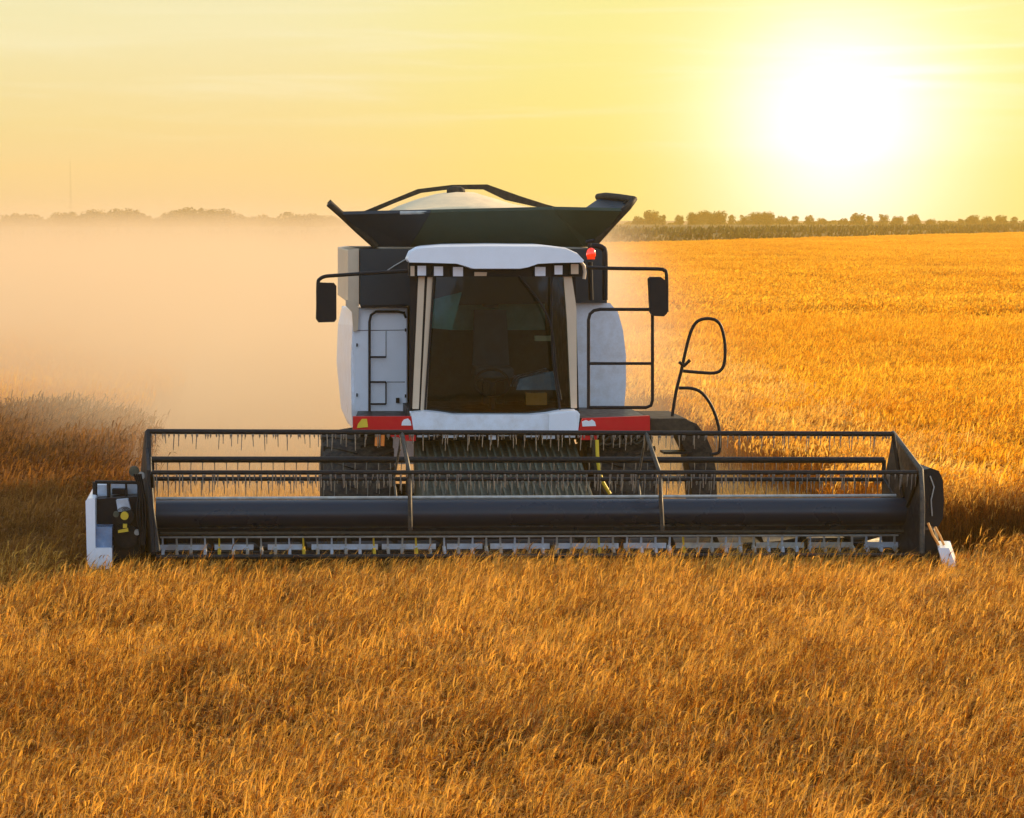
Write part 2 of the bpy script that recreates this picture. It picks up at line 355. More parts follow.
def vnoise(x, y, s, seed):
    """smooth value noise, numpy"""
    r = np.random.default_rng(seed); G = r.uniform(-1, 1, (256, 256)); u = x/s+1000; v = y/s+1000
    i = np.floor(u).astype(int); j = np.floor(v).astype(int); fu = u-i; fv = v-j; fu = fu*fu*(3-2*fu); fv = fv*fv*(3-2*fv)
    g_ = lambda a, b_: G[a % 256, b_ % 256]
    return (g_(i, j)*(1-fu)+g_(i+1, j)*fu)*(1-fv)+(g_(i, j+1)*(1-fu)+g_(i+1, j+1)*fu)*fv
def in_cut(lx, ly, mrg=0.0):
    return (ly > 0.05-mrg*0) & (np.abs(lx-0.05) < 4.62-mrg)
CF = lambda x: np.clip(330+x*2.45, 215, 900)

def field(name, step, ymin, ymax, protos, hk, coln, jitter, mask=None, half=0.33, extra=8.0):
    P = []; y = ymin
    ys = np.arange(ymin, ymax, step)
    for yy in ys:
        hw = yy*half+extra; xs = np.arange(-hw, hw, step); P.append(np.c_[xs, np.full(len(xs), yy)])
    P = np.vstack(P)+0.0; P += rng.uniform(-jitter, jitter, P.shape)*step
    lx = cy_*(P[:, 0]-ROOT.x)+sy_*(P[:, 1]-ROOT.y); ly = -sy_*(P[:, 0]-ROOT.x)+cy_*(P[:, 1]-ROOT.y)
    keep = mask(P, lx, ly); P = P[keep]; lx = lx[keep]; ly = ly[keep]; n = len(P)
    hn = 1+0.09*vnoise(P[:, 0], P[:, 1], 1.3, 3)+0.06*vnoise(P[:, 0], P[:, 1], 8.0, 4)
    if ymin < 20: hn = np.where((ly > -2.0) & (np.abs(lx) < 5.2), np.minimum(hn, 1.0)*0.90, hn)
    rots = np.c_[rng.normal(0, 0.03, n), rng.normal(0.0, 0.03, n), rng.normal(0, 0.5, n)]
    sc = np.c_[np.ones(n), np.ones(n), hn*hk*rng.uniform(0.96, 1.04, n)]
    ix = rng.integers(0, len(protos), n)
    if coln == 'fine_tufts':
        shaded = (lx < -4.7) & (ly > -0.6+0.8*vnoise(P[:, 0], P[:, 1], 1.5, 31))  # tufts with shade in their colour, left of the header
        ix = np.where(shaded, rng.integers(8, 11, n), rng.integers(0, 8, n))
    if coln == 'mid_tufts':
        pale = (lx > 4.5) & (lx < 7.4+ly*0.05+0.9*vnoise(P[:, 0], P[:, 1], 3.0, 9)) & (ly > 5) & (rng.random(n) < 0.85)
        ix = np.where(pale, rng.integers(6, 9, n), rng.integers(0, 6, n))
        shaded = (lx < -4.5) & (ly < 24+5*vnoise(P[:, 0], P[:, 1], 4.0, 21))  # same shade-coloured tufts further back on the left
        ix = np.where(shaded, rng.integers(9, 12, n), ix)
    o = scatter(name, np.c_[P, np.zeros(n)], rots, sc, ix, protos, coln); print(name, n); return o
def cut_right(lx, ly, m=0.0):
    return (ly > 4) & (lx > 4) & (lx < np.minimum(5.0+(ly-4)*1.0, 5.4)+m*0)
def corn_ok(P): return P[:, 1] < CF(P[:, 0])-1.0
near = [wheat_patch('wheat_tuft_fine', 0.62, 210, 0.78, 0.84, True, M['wheat'], 100+i) for i in range(8)]
near += [wheat_patch('wheat_tuft_shaded_fine', 0.62, 200, 0.78, 0.9, True, M['wheat_shaded'], 150+i, em='ear_shaded') for i in range(3)]
mid = [wheat_patch('wheat_tuft_mid', 1.3, 300, 0.80, 1.5, False, M['wheat_far'], 200+i, em='ear_far') for i in range(6)]
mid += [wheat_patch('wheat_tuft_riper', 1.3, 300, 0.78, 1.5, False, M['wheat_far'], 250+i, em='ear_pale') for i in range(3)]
mid += [wheat_patch('wheat_tuft_shaded', 1.3, 300, 0.80, 1.5, False, M['wheat_shaded'], 270+i, em='ear_shaded') for i in range(3)]
far = [wheat_patch('wheat_tuft_far', 5.0, 900, 0.80, 4.5, False, M['wheat_far'], 300+i, em='ear_far') for i in range(5)]
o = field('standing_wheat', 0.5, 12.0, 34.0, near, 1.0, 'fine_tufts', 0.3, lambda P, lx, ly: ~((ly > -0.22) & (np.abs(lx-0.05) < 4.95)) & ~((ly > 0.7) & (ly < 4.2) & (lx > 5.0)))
tag(o, 'golden ripe wheat standing in the foreground up to the cutter bar', 'wheat', kind='stuff')
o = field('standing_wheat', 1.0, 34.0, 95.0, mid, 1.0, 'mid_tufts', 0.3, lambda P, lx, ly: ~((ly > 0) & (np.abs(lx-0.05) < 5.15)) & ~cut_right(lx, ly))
tag(o, 'ripe orange wheat standing beside and behind the harvester', 'wheat', kind='stuff')
o = field('standing_wheat', 3.6, 97.0, 920.0, far, 1.0, 'far_tufts', 0.3, lambda P, lx, ly: corn_ok(P) & ~((ly > 0) & (lx > -7.0) & (lx < 7.6) & (ly < 190)), half=0.33)
tag(o, 'far ripe wheat reaching back to the dark green crop', 'wheat', kind='stuff')
stub = [wheat_patch('stubble_tuft', 1.2, 260, 0.20, 2.0, False, M['stubble'], 400+i, stub=True) for i in range(3)]
o = field('stubble', 1.0, 27.5, 220.0, stub, 1.0, 'stubble_tufts', 0.2, lambda P, lx, ly: (ly > 0.3) & ((np.abs(lx-0.05) < 4.9) | cut_right(lx, ly) | ((ly > 0.7) & (ly < 4.2) & (lx > 4.9) & (lx < 25))), half=0.3)
tag(o, 'short pale stubble in the strip just cut behind the harvester', 'stubble', kind='stuff')

# ------------------------------------------------------------------ green crop and trees
def maize_field():
    V = []; Fc = []; r = np.random.default_rng(5)
    xs = np.linspace(-230, 330, 141); Y = CF(xs); back = 960
    o = 0
    for i, (x, y) in enumerate(zip(xs, Y)):                       # solid body of the crop
        V += [(x, y+1.2, 0), (x, y+1.2, 1.9), (x, back, 2.0), (x, back, 0)]
        if i: a = 4*(i-1); b_ = 4*i; Fc += [(a, b_, b_+1, a+1), (a+1, b_+1, b_+2, a+2), (a+2, b_+2, b_+3, a+3)]
    for layer in range(2):
        n = 15000
        x = r.uniform(-230, 330, n); d = r.exponential(1.2 if layer == 0 else 60, n); y = CF(x)+d; ok = y < 950; x, y = x[ok], y[ok]
        z = r.uniform(0.2, 2.3, len(x)) if layer == 0 else r.uniform(1.7, 2.3, len(x))
        s = r.uniform(0.15, 0.4, len(x)); h = r.uniform(0.5, 0.9, len(x)); a = r.uniform(0, 3.14, len(x))
        for k in range(len(x)):
            o = len(V); ca, sa = math.cos(a[k])*s[k], math.sin(a[k])*s[k]
            V.extend([(x[k]-ca, y[k]-sa, z[k]), (x[k]+ca, y[k]+sa, z[k]), (x[k]+ca*.2+s[k]*.5, y[k]+sa, z[k]+h[k])]); Fc.append((o, o+1, o+2))
    ob = tri_mesh('maize_crop', V, Fc, M['corn']); col.objects.link(ob); return ob
tag(maize_field(), 'low dark green crop in a long strip before the tree line', 'crop', kind='stuff')

def crown_mesh(seed, h, w, loose):
    r = np.random.default_rng(seed); V = []; Fc = []
    nb = r.integers(11, 16)
    for b_ in range(nb):
        t_ = 0.30+0.52*(b_+.5)/nb; env = math.sqrt(max(0.02, 1-((t_-.45)/.55)**2))
        a = b_*2.4+r.uniform(-.4, .4); q = w*0.5*env*r.uniform(0.25, 0.72)
        c = np.array([math.cos(a)*q, math.sin(a)*q, h*t_]); br = w*r.uniform(0.15, 0.24)
        br = min(br, (h-c[2])*1.05)
        for k in range(int(130*loose)):
            d = r.normal(0, 1, 3); d /= np.linalg.norm(d); p = c+d*br*r.uniform(0.3, 1.12)*np.array([1, 1, .85])
            s = r.uniform(0.10, 0.26)*(w/6)**.5
            u = r.normal(0, 1, 3); u /= np.linalg.norm(u); v = np.cross(u, r.normal(0, 1, 3)); v /= np.linalg.norm(v)
            o = len(V); V.extend([tuple(p-u*s), tuple(p+v*s), tuple(p+u*s), tuple(p-v*s*.8)]); Fc.append((o, o+1, o+2, o+3))
    me = bpy.data.meshes.new('crown'); me.from_pydata(V, [], Fc); me.update(); me.materials.append(M['leaf']); return me
def trunk_mesh(seed, h, w):
    r = random.Random(seed); mb = MB()
    mb.tube([(0, 0, 0), (0.1, 0, h*.3), (0.0, 0.1, h*.75)], 0.028*h, 7, 0.010*h)
    for k in range(6):
        a = r.uniform(0, 6.28); z = h*r.uniform(.25, .6); q = w*r.uniform(.2, .35)
        mb.tube([(0, 0, z), (math.cos(a)*q*.5, math.sin(a)*q*.5, z+h*.1), (math.cos(a)*q, math.sin(a)*q, z+h*.25)], 0.011*h, 5, 0.004*h)
    me = bpy.data.meshes.new('trunk'); me.from_pydata(mb.v, [], mb.f); me.materials.append(M['bark']); return me
protos = []
for i, (h, w, lo) in enumerate([(7.0, 7.5, 1.6), (8.5, 6.5, 1.4), (6.0, 7.0, 1.3), (7.5, 9.0, 1.8), (9.5, 6.0, 1.3)]):
    protos.append((crown_mesh(50+i, h, w, lo), trunk_mesh(60+i, h, w), h))
def horizon_x(px, d): return (px-W/2)/F*d
def plant_tree(px, top, d, k, label, cat='tree', grp='trees along the far field edge', wid=1.0):
    cm, tm, h = protos[k % 5]; top = top+(1.6 if px > 600 else 0)
    z = CAM.z+(HZ-top)/F*d; s = z/h
    e = empty('field_tree', (horizon_x(px, d), d, 0), random.uniform(0, 6.28)); e.scale = (s*wid, s*wid, s)
    tag(e, label, cat, grp)
    for nm, me in (('crown', cm), ('trunk', tm)):
        c = bpy.data.objects.new(nm, me); col.objects.link(c); c.parent = e
# skyline measured in the photograph: x position, top of the crown
left = [(-8, 215), (8, 216), (22, 213), (37, 217), (60, 212), (72, 210), (84, 211), (97, 209), (112, 212), (124, 208), (136, 208), (147, 212), (160, 217), (174, 210), (184, 207), (197, 206), (210, 206), (223, 208), (236, 213), (250, 216), (265, 216), (282, 216), (298, 214), (314, 213), (331, 215)]
right = [(638, 214), (652, 208), (663, 211), (680, 212), (694, 210), (704, 208), (717, 209), (731, 211), (745, 212), (757, 210), (768, 209), (782, 214), (794, 212), (808, 212), (821, 216), (843, 216), (857, 211), (869, 212), (884, 211), (897, 214), (912, 212), (930, 217), (946, 217), (960, 216), (972, 213), (985, 214), (999, 213), (1013, 213), (1030, 214)]
ORD = ['first', 'second', 'third', 'fourth', 'fifth', 'sixth', 'seventh', 'eighth', 'ninth', 'tenth', 'eleventh', 'twelfth', 'thirteenth', 'fourteenth', 'fifteenth', 'sixteenth', 'seventeenth', 'eighteenth', 'nineteenth', 'twentieth', 'twenty-first', 'twenty-second', 'twenty-third', 'twenty-fourth', 'twenty-fifth', 'twenty-sixth', 'twenty-seventh', 'twenty-eighth', 'twenty-ninth']
def near_words(px, top):
    return ('tall' if top < 210 else 'mid height' if top < 213 else 'low')
for i, (px, top) in enumerate(left):
    plant_tree(px+random.uniform(-1, 1), top, random.uniform(700, 780), i*3+1, f'{near_words(px, top)} tree veiled in dust, {ORD[i]} from the left edge of the photo', grp='hazy trees left of the harvester', wid=1.25)
for i, (px, top) in enumerate(right):
    plant_tree(px+random.uniform(-1, 1), top, random.uniform(930, 1010), i*2, f'{near_words(px, top)} dark tree, {ORD[i]} to the right of the harvester under the sunlit sky', grp='dark trees right of the harvester', wid=0.95)
def undergrowth():
    r = np.random.default_rng(8); V = []; Fc = []
    for (x0, x1, d0, d1, hm, n) in ((-240, -45, 800, 830, 4.4, 14000), (25, 240, 1020, 1060, 3.0, 12000)):
        for k in range(n):
            x = r.uniform(x0, x1); hh = hm*(0.8+.45*math.sin(x*.11)*math.sin(x*.043+1)+.2*math.sin(x*.7)); p = np.array([x, r.uniform(d0, d1), hh*r.uniform(0.1, 1)])
            s_ = r.uniform(.25, .6); u = r.normal(0, 1, 3); u /= np.linalg.norm(u); v = np.cross(u, r.normal(0, 1, 3)); v /= np.linalg.norm(v); o = len(V)
            V.extend([tuple(p-u*s_), tuple(p+v*s_), tuple(p+u*s_), tuple(p-v*s_)]); Fc.append((o, o+1, o+2, o+3))
    ob = tri_mesh('undergrowth', V, Fc, M['leaf']); col.objects.link(ob); return ob
tag(undergrowth(), 'low bushes closing the foot of the distant tree line', 'bushes', kind='stuff')
# faint mast
mm = MB(); xm = horizon_x(72, 760)
for a in range(3):
    t_ = 2.094*a; mm.tube([(math.cos(t_)*.5, math.sin(t_)*.5, 0), (0.05*math.cos(t_), .05*math.sin(t_), 21)], .012, 5, .008)
for k in range(14):
    z = 1.5*k; s = .5*(1-z/21)
    mm.tube([(math.cos(2.094*a)*s, math.sin(2.094*a)*s, z) for a in range(3)], .02, 4, closed=True)
o = mm.build('radio_mast', M['steel']); o.location = (xm, 760, 0); tag(o, 'thin lattice mast rising faintly above the hazy trees', 'mast')

# ------------------------------------------------------------------ the combine harvester
combine = empty('combine_harvester', ROOT, YAW)
tag(combine, 'white, grey and red combine harvester facing the camera with a wide black reel, cutting wheat', 'combine harvester')
def part(mb, name, m, parent=None, bevel=0.0, label=None, kind=None, seg=2):
    o = mb.build(name, M[m] if isinstance(m, str) else m, parent or combine, bevel, seg); tag(o, label, None, None, kind); return o
def shape(pts, y0, y1, mb=None):
    a, b_ = slab(pts, y0, y1); mb = mb or MB(); mb.loft(a, b_); return mb
def tubep(pts, yl, r, mb=None, n=8, sm=0, closed=False):
    P = LP(pts, yl) if not isinstance(yl, (list, tuple)) else [L(a, b_, q) for (a, b_), q in zip(pts, yl)]
    if sm: P = smooth_path(P, sm)
    mb = mb or MB(); mb.tube(P, r, n, closed=closed); return mb

# --- body
body = MB()
def outline_loft(pts, y0, y1, mb, cut=0.0):
    a = LP(pts, y0); b_ = [Vector((p.x*(1-cut), y1, p.z)) for p in a]; mb.loft(a, b_)
fa = LP([(355, 308), (407.5, 308), (407.5, 413), (353, 431), (351.5, 413), (351, 360), (352.5, 325)], 4.6)
fb2 = LP([(342, 306), (395, 306), (395, 400), (348, 424), (341, 408), (336.5, 362), (338, 324)], 9.2)
body.loft(fa, fb2)
outline_loft([(573, 302), (610, 303), (618, 312), (623, 330), (626, 355), (626, 385), (624, 411), (573, 411)], 4.6, 9.2, body, 0.03)
side = part(body, 'side_panel', 'white', bevel=0.03)
# pale front door of the left flank with its folded rungs
o = part(shape([(356.5, 309.5), (406.5, 309.5), (406.5, 411), (355, 411), (353.5, 335)], 4.55, 4.597), 'access_door', 'roofw', bevel=0.02)
rg = MB()
tubep([(369.5, 411), (369.5, 322), (371, 315), (376, 311.5), (398, 311.5), (404, 313), (406, 318)], 4.50, 0.016, rg, 6)
for y in (357, 382, 404): tubep([(370, y), (386, y)], 4.50, 0.013, rg, 6)
tubep([(386, 382), (386, 404)], 4.50, 0.009, rg, 6)
part(rg, 'rung_rail', 'steel', o)
part(shape([(396, 398), (399.5, 398), (399.5, 403), (396, 403)], 4.52, 4.55), 'door_latch', 'steel', o)
part(shape([(346, 300), (354, 301), (359, 308), (358, 330), (353.5, 332), (352, 312), (346, 306)], 4.50, 4.62), 'hinge_bracket', 'cream', bevel=0.01)
for sp_ in ([(407, 330), (356, 330.5)], [(386, 331), (386, 357)], [(387, 382), (405, 382)]): part(tubep(sp_, 4.547, .004, None, 4), 'panel_seam', 'steel', o)

for px, py in ((405.5, 330), (405.5, 396), (404.5, 313), (357, 345), (357, 395)): part(shape([(px-.7, py-1.6), (px+.7, py-1.6), (px+.7, py+1.6), (px-.7, py+1.6)], 4.53, 4.55), 'door_hinge', 'steel', o)
# engine bay and rear hood between the flanks
eb = MB(); a = LP([(409, 300), (571, 300), (571, 440), (409, 440)], 4.9); eb.loft(a, [Vector((p.x, 9.0, p.z)) for p in a])
part(eb, 'rear_body', 'grey', bevel=0.03)
rh = MB(); rh.loft([(-1.3, 9.05, 2.9), (1.1, 9.05, 2.9), (1.1, 9.05, 0.9), (-1.3, 9.05, 0.9)], [(-1.15, 10.1, 2.5), (0.95, 10.1, 2.5), (0.95, 10.0, 0.9), (-1.15, 10.0, 0.9)])
part(rh, 'straw_hood', 'white', bevel=0.03)
# --- grain tank
tk = MB(); outline_loft([(360, 249), (408, 249), (573, 249), (606.5, 249), (607, 303), (573, 303), (408, 306), (360, 306)], 4.5, 8.0, tk)
tank = part(tk, 'grain_tank', 'grey', bevel=0.025)
sp = MB(); outline_loft([(348, 250), (359, 248.5), (359, 306.5), (348, 303)], 4.54, 7.9, sp)
part(sp, 'tank_side', 'cream', tank, bevel=0.015)  # sunlit cream of this flank put into the paint colour
part(shape([(361, 305.5), (407, 304.5), (407, 307.5), (361, 308)], 4.42, 4.52), 'tank_sill', 'black', tank)
part(tubep([(383, 273.5), (394, 266), (407, 258.5)], 4.47, 0.008), 'pull_cord', 'guard', tank)
# hopper: flared panels with real thickness, a folded corner wing on each side, an arched rear lip
hop = MB()
fb = LP([(408, 246.5), (585, 246.5)], 4.75); ft = LP([(432, 212), (552, 211)], 4.25)
def plate(q, th, mb):
    q = [Vector(x) for x in q]; n = (q[1]-q[0]).cross(q[2]-q[0]).normalized()*th
    mb.loft(q, [p+n for p in q]); return mb
front = MB(); plate([L(410, 247, 4.75), L(584, 247, 4.75), L(553, 209.5, 4.25), L(431, 212.5, 4.25)], -0.05, front)
hopper = part(front, 'hopper_front', 'olive', bevel=0.008)
cl_ = MB(); plate([L(376, 247, 4.78), L(411.5, 247, 4.76), L(432.5, 212.5, 4.26), L(342.5, 214.5, 4.40)], -0.05, cl_)
part(cl_, 'hopper_corner', M['grey'], bevel=0.008, label='left dark corner panel of the hopper')
cr_ = MB(); plate([L(583, 247, 4.76), L(594, 246, 4.80), L(622, 211, 4.40), L(552, 209.5, 4.26)], -0.05, cr_)
part(cr_, 'hopper_corner', 'olive', bevel=0.008, label='right olive corner panel of the hopper')
sl_ = MB()
plate([L(376, 248, 4.80), L(374, 248, 7.4), L(333, 209, 7.6), L(327, 203, 4.6)], 0.06, sl_)
part(sl_, 'hopper_wing', 'rim', bevel=0.01)
rl = MB(); tubep([(329, 203.5), (341, 214), (358, 230), (376, 246)], [4.45, 4.5, 4.6, 4.74], 0.045, rl, 8)
part(rl, 'wing_edge', 'rim')
sr_ = MB(); plate([L(594, 247, 4.80), L(574, 247, 7.4), L(600, 205, 7.6), L(633, 199, 4.6)], -0.06, sr_)
part(sr_, 'hopper_wing', 'rim', bevel=0.01)
rl = MB(); tubep([(598, 197), (606, 196), (620, 197.5), (634, 199.5), (628, 207), (612, 224), (595, 243)], [5.2, 5.0, 4.8, 4.55, 4.5, 4.6, 4.74], 0.045, rl, 8)
part(rl, 'wing_edge', 'rim')
wp = MB(); plate([L(583, 209.5, 4.5), L(620, 210, 4.45), L(628, 201, 4.7), L(598, 199, 5.1)], -0.03, wp)
part(wp, 'wing_flap', 'grey', bevel=0.006)
arch = MB()
up = [(362, 212), (390, 200.5), (418, 189), (452, 184.8), (487, 184.3), (520, 196), (545, 204), (570, 210.5)]
lo_ = [(372, 212.8), (395, 203.0), (421, 193), (453, 189), (484, 189.5), (506, 200), (535, 206.5), (568, 212)]
for i in range(len(up)-1):
    shape([up[i], up[i+1], lo_[i+1], lo_[i]], 6.9, 7.0, arch)
part(arch, 'hopper_arch', 'rim', bevel=0.004)
brk = MB()
for px in (440, 520): tubep([(px, 212), (px+1, 190 if px < 500 else 199)], [6.8, 6.95], 0.02, brk, 6)
ra = MB(); plate([L(372, 212.6, 6.95), L(425, 205, 7.05), L(530, 206.5, 7.05), L(566, 212.5, 6.95)], 0.03, ra)
# domed pale cover over the grain
cv = MB(); top = [(388, 211), (400, 205), (418, 198.5), (436, 193.5), (455, 191), (474, 192), (490, 197), (508, 203), (528, 207), (552, 210.5)]
rows = []
for k, (yl, f) in enumerate([(4.5, 0.0), (4.9, 0.35), (5.4, 0.7), (6.0, 0.93), (6.5, 1.0), (6.8, 0.96), (7.2, .5)]):
    rows.append([Vector((p.x, yl, L(470, 213.5, 4.5).z+(p.z-L(470, 213.5, 6.5).z)*f)) for p in LP(top, 6.5)])
n = len(top); vs = [p for r_ in rows for p in r_]; fs = [(i*n+k, i*n+k+1, (i+1)*n+k+1, (i+1)*n+k) for i in range(len(rows)-1) for k in range(n-1)]
cv.add(vs, fs, True); co_ = part(cv, 'tank_cover', 'canvas'); sd = co_.modifiers.new('thick', 'SOLIDIFY'); sd.thickness = 0.03
kn = MB(); p = L(456, 191.5, 6.3); kn.lathe([(-.12, 0.001), (-.12, .04), (-.04, .07), (.06, .07), (.12, .03), (.12, 0.001)], p.x, p.y, p.z, 12); part(kn, 'cover_knob', 'rim', co_)
part(tubep([(400, 213), (470, 211.3), (548, 210.2)], 4.30, 0.022), 'hopper_lip', 'guard', hopper)

# --- cab
CF_ = 3.0
cab = MB(); cab.loft(LP([(409, 276), (581, 276), (581, 412), (409, 412)], 4.85), [Vector((p.x, 4.9, p.z)) for p in LP([(409, 276), (581, 276), (581, 412), (409, 412)], 4.85)])
back = part(cab, 'cab_rear_wall', 'cabin')
rw = MB(); shape([(450, 290), (545, 290), (545, 330), (450, 330)], 4.80, 4.84, rw); part(rw, 'rear_window', 'teal', back)
fl = MB(); q = LP([(411, 412), (580, 412)], CF_); fl.loft([q[0], q[1], q[1]-Vector((0, 0, .12)), q[0]-Vector((0, 0, .12))], [Vector((q_.x, 4.85, q_.z)) for q_ in (q[0], q[1], q[1]-Vector((0, 0, .12)), q[0]-Vector((0, 0, .12)))])
part(fl, 'cab_floor', 'black')
# roof: shallow moulded shell, front edge notched over the lamps
rf = MB()
fr_pts = [(405.5, 259), (409, 251), (416, 247), (440, 245.2), (490, 244.5), (545, 245), (566, 247.5), (578, 253), (584.5, 260), (583.5, 262.5), (556, 263), (538, 264), (528, 267.8), (520, 269.3), (472, 269.3), (463, 266), (456, 263.8), (430, 263), (408, 262.5)]
a = LP(fr_pts, 2.75); cxm = sum(p.x for p in a)/len(a); zmid = min(p.z for p in a)
A = [Vector((cxm+(p.x-cxm)*.985, 2.68, zmid+(p.z-zmid)*.90+.01)) for p in a]
B = [Vector((p.x, 2.85, p.z)) for p in a]
C = [Vector((cxm+.09+(p.x-cxm)*.92, 4.4, p.z)) for p in a]
D = [Vector((cxm+.10+(p.x-cxm)*.86, 4.85, zmid+(p.z-zmid)*.85)) for p in a]
rf.loft(A, B, True, False); rf.loft(B, C, True, False); rf.loft(C, D, True, False); rf.add(A, [tuple(range(len(A)-1, -1, -1))]); rf.add(D, [tuple(range(len(D)))])
roof = part(rf, 'cab_roof', 'roofw', bevel=0.012)
lb = MB(); shape([(409, 263.2), (582, 263.2), (582, 276.5), (409, 276.5)], 2.96, 3.2, lb); bar = part(lb, 'lamp_bar', 'black', bevel=0.01)
for x0, x1, y0, y1, mt in [(410.5, 414.5, 266, 276, 'cream'), (417.5, 426, 265.8, 275.5, 'lens'), (434, 443, 266.5, 275.8, 'lens'), (453, 463, 267, 276.3, 'lens'), (535, 545.5, 267, 276, 'lens'), (554.5, 562.5, 265.5, 274.5, 'lens'), (571, 578.5, 264, 274, 'cream')]:
    rm = part(shape([(x0-1.2, y0-1), (x1+1.2, y0-1), (x1+1.2, y1+1), (x0-1.2, y1+1)], 2.90, 2.955), 'work_light', 'black', bevel=0.012)
    part(shape([(x0, y0), (x1, y0), (x1, y1), (x0, y1)], 2.885, 2.91), 'light_lens', mt, rm, bevel=0.008)
part(shape([(474.5, 272), (487, 272.2), (486.5, 276), (474.5, 276)], 2.93, 2.958), 'marker_strip', 'cream', bar)
part(tubep([(581, 262), (584, 266), (585, 272), (584, 279)], 2.9, 0.02), 'lamp_cable', 'cream')
# pillars, leaning very slightly outwards to the foot
def quad_part(name, m, pts, y0, y1, parent=None, bevel=0.012, label=None): return part(shape(pts, y0, y1), name, m, parent, bevel, label)
quad_part('front_pillar', 'cream', [(418.5, 276.5), (424.8, 276.5), (418.8, 409), (412.5, 409)], 3.0, 3.10)  # pillar tan carries the sunlight in its colour
quad_part('inner_pillar', 'cream', [(427.5, 277), (434.8, 277), (426.5, 410), (420.5, 410)], 3.0, 3.08)
quad_part('pillar_seal', 'black', [(424.8, 277), (427.5, 277), (420.5, 410), (418.8, 410)], 3.02, 3.09, bevel=0)
quad_part('front_pillar', 'cream', [(563.5, 275), (571.5, 275), (576.5, 308), (577, 408), (571, 408), (567, 320)], 3.0, 3.10)
sf = MB(); a = LP([(410, 277), (418.0, 277), (412, 412), (409, 412)], 3.06); sf.loft(a, [Vector((p.x+.20, 4.8, p.z)) for p in a]); part(sf, 'side_frame', 'black')
quad_part('side_frame', 'black', [(571.8, 277), (575.5, 277), (579, 412), (577.2, 412)], 3.14, 4.8)
# curved windshield in one sheet, bulging forward at mid width
wsm = MB(); nx, nz_ = 16, 6; vs = []
for iz in range(nz_+1):
    v = iz/nz_; xl = 434.5+(424.5-434.5)*v; xr = 564.0+(572-564.0)*v; y = 277+(413.5-277)*v
    for ix in range(nx+1):
        u = ix/nx; bul = 0.10*(1-(2*u-1)**2)
        vs.append(L(xl+(xr-xl)*u, y, 3.02-bul))
wsm.add(vs, [(j*(nx+1)+i, j*(nx+1)+i+1, (j+1)*(nx+1)+i+1, (j+1)*(nx+1)+i) for j in range(nz_) for i in range(nx)], True)
ws = part(wsm, 'windshield', 'glass')
part(tubep([(519, 276), (530, 289), (541, 304), (550, 323), (554, 345), (556, 370), (561, 400)], 2.86, 0.014, None, 6, 4), 'wiper_arm', 'black')
part(tubep([(552, 276), (551.5, 320), (553, 360), (560, 410)], 2.93, 0.012, None, 6, 3), 'glass_divider', 'black')
part(tubep([(434, 277), (425, 411)], 2.98, 0.014), 'glass_seal', 'black')
# inside the cab
st = MB(); st.box(-0.28, 0.22, 4.05, 4.55, 2.42, 2.56); seat = part(st, 'driver_seat', 'seat', bevel=0.05, seg=3)
st = MB(); st.loft([(-.26, 4.5, 2.56), (.20, 4.5, 2.56), (.17, 4.6, 3.25), (-.23, 4.6, 3.25)], [(-.26, 4.62, 2.56), (.20, 4.62, 2.56), (.17, 4.70, 3.25), (-.23, 4.70, 3.25)]); part(st, 'seat_back', 'seat', seat, bevel=0.04, seg=3)
st = MB(); st.box(-.13, .07, 4.56, 4.68, 3.28, 3.50); part(st, 'headrest', 'seat', seat, bevel=0.04, seg=3)
st = MB(); st.box(-.16, .10, 4.2, 4.4, 2.1, 2.42); part(st, 'seat_base', 'black', seat)
sw = MB(); c = L(492, 383, 3.55); ring = [c+Vector((math.cos(t_)*.21, math.sin(t_)*.10, math.sin(t_)*.16)) for t_ in [6.2832*k/24 for k in range(24)]]
sw.tube(ring, 0.016, 8, closed=True)
for t_ in (0.3, 2.84, 4.71): sw.tube([c, c+Vector((math.cos(t_)*.2, math.sin(t_)*.095, math.sin(t_)*.15))], 0.014, 6)
whl = part(sw, 'steering_wheel', 'black')
sw = MB(); sw.tube([c, c+Vector((0, -.15, -.5))], 0.045, 10); part(sw, 'steering_column', 'black', whl)
part(shape([(520, 379), (553, 371), (558, 390), (516, 390)], 3.5, 4.2), 'armrest_console', 'patch', bevel=0.04)
part(shape([(526, 393), (547, 393), (547, 405), (526, 405)], 3.3, 3.4), 'control_box', 'orange', bevel=0.02)
part(shape([(430, 300), (462, 292), (452, 330), (430, 328)], 3.5, 3.52), 'see_through_patch', 'teal')  # added sheet standing for the light seen through the rear window
part(shape([(535, 336), (552, 336), (552, 341), (535, 341)], 3.7, 3.8), 'display_screen', 'cream', bevel=0.01)
# white apron under the glass
part(shape([(411, 413), (426, 411.5), (440, 413), (455, 415), (530, 415), (548, 413.5), (562, 411), (577, 410.5), (580, 414), (578, 433), (414, 433)], 2.72, 3.0), 'cab_apron', 'white', bevel=0.02)
quad_part('apron_pad', 'roofw', [(549, 414), (576, 411.5), (578, 431), (549, 431)], 2.69, 2.74)

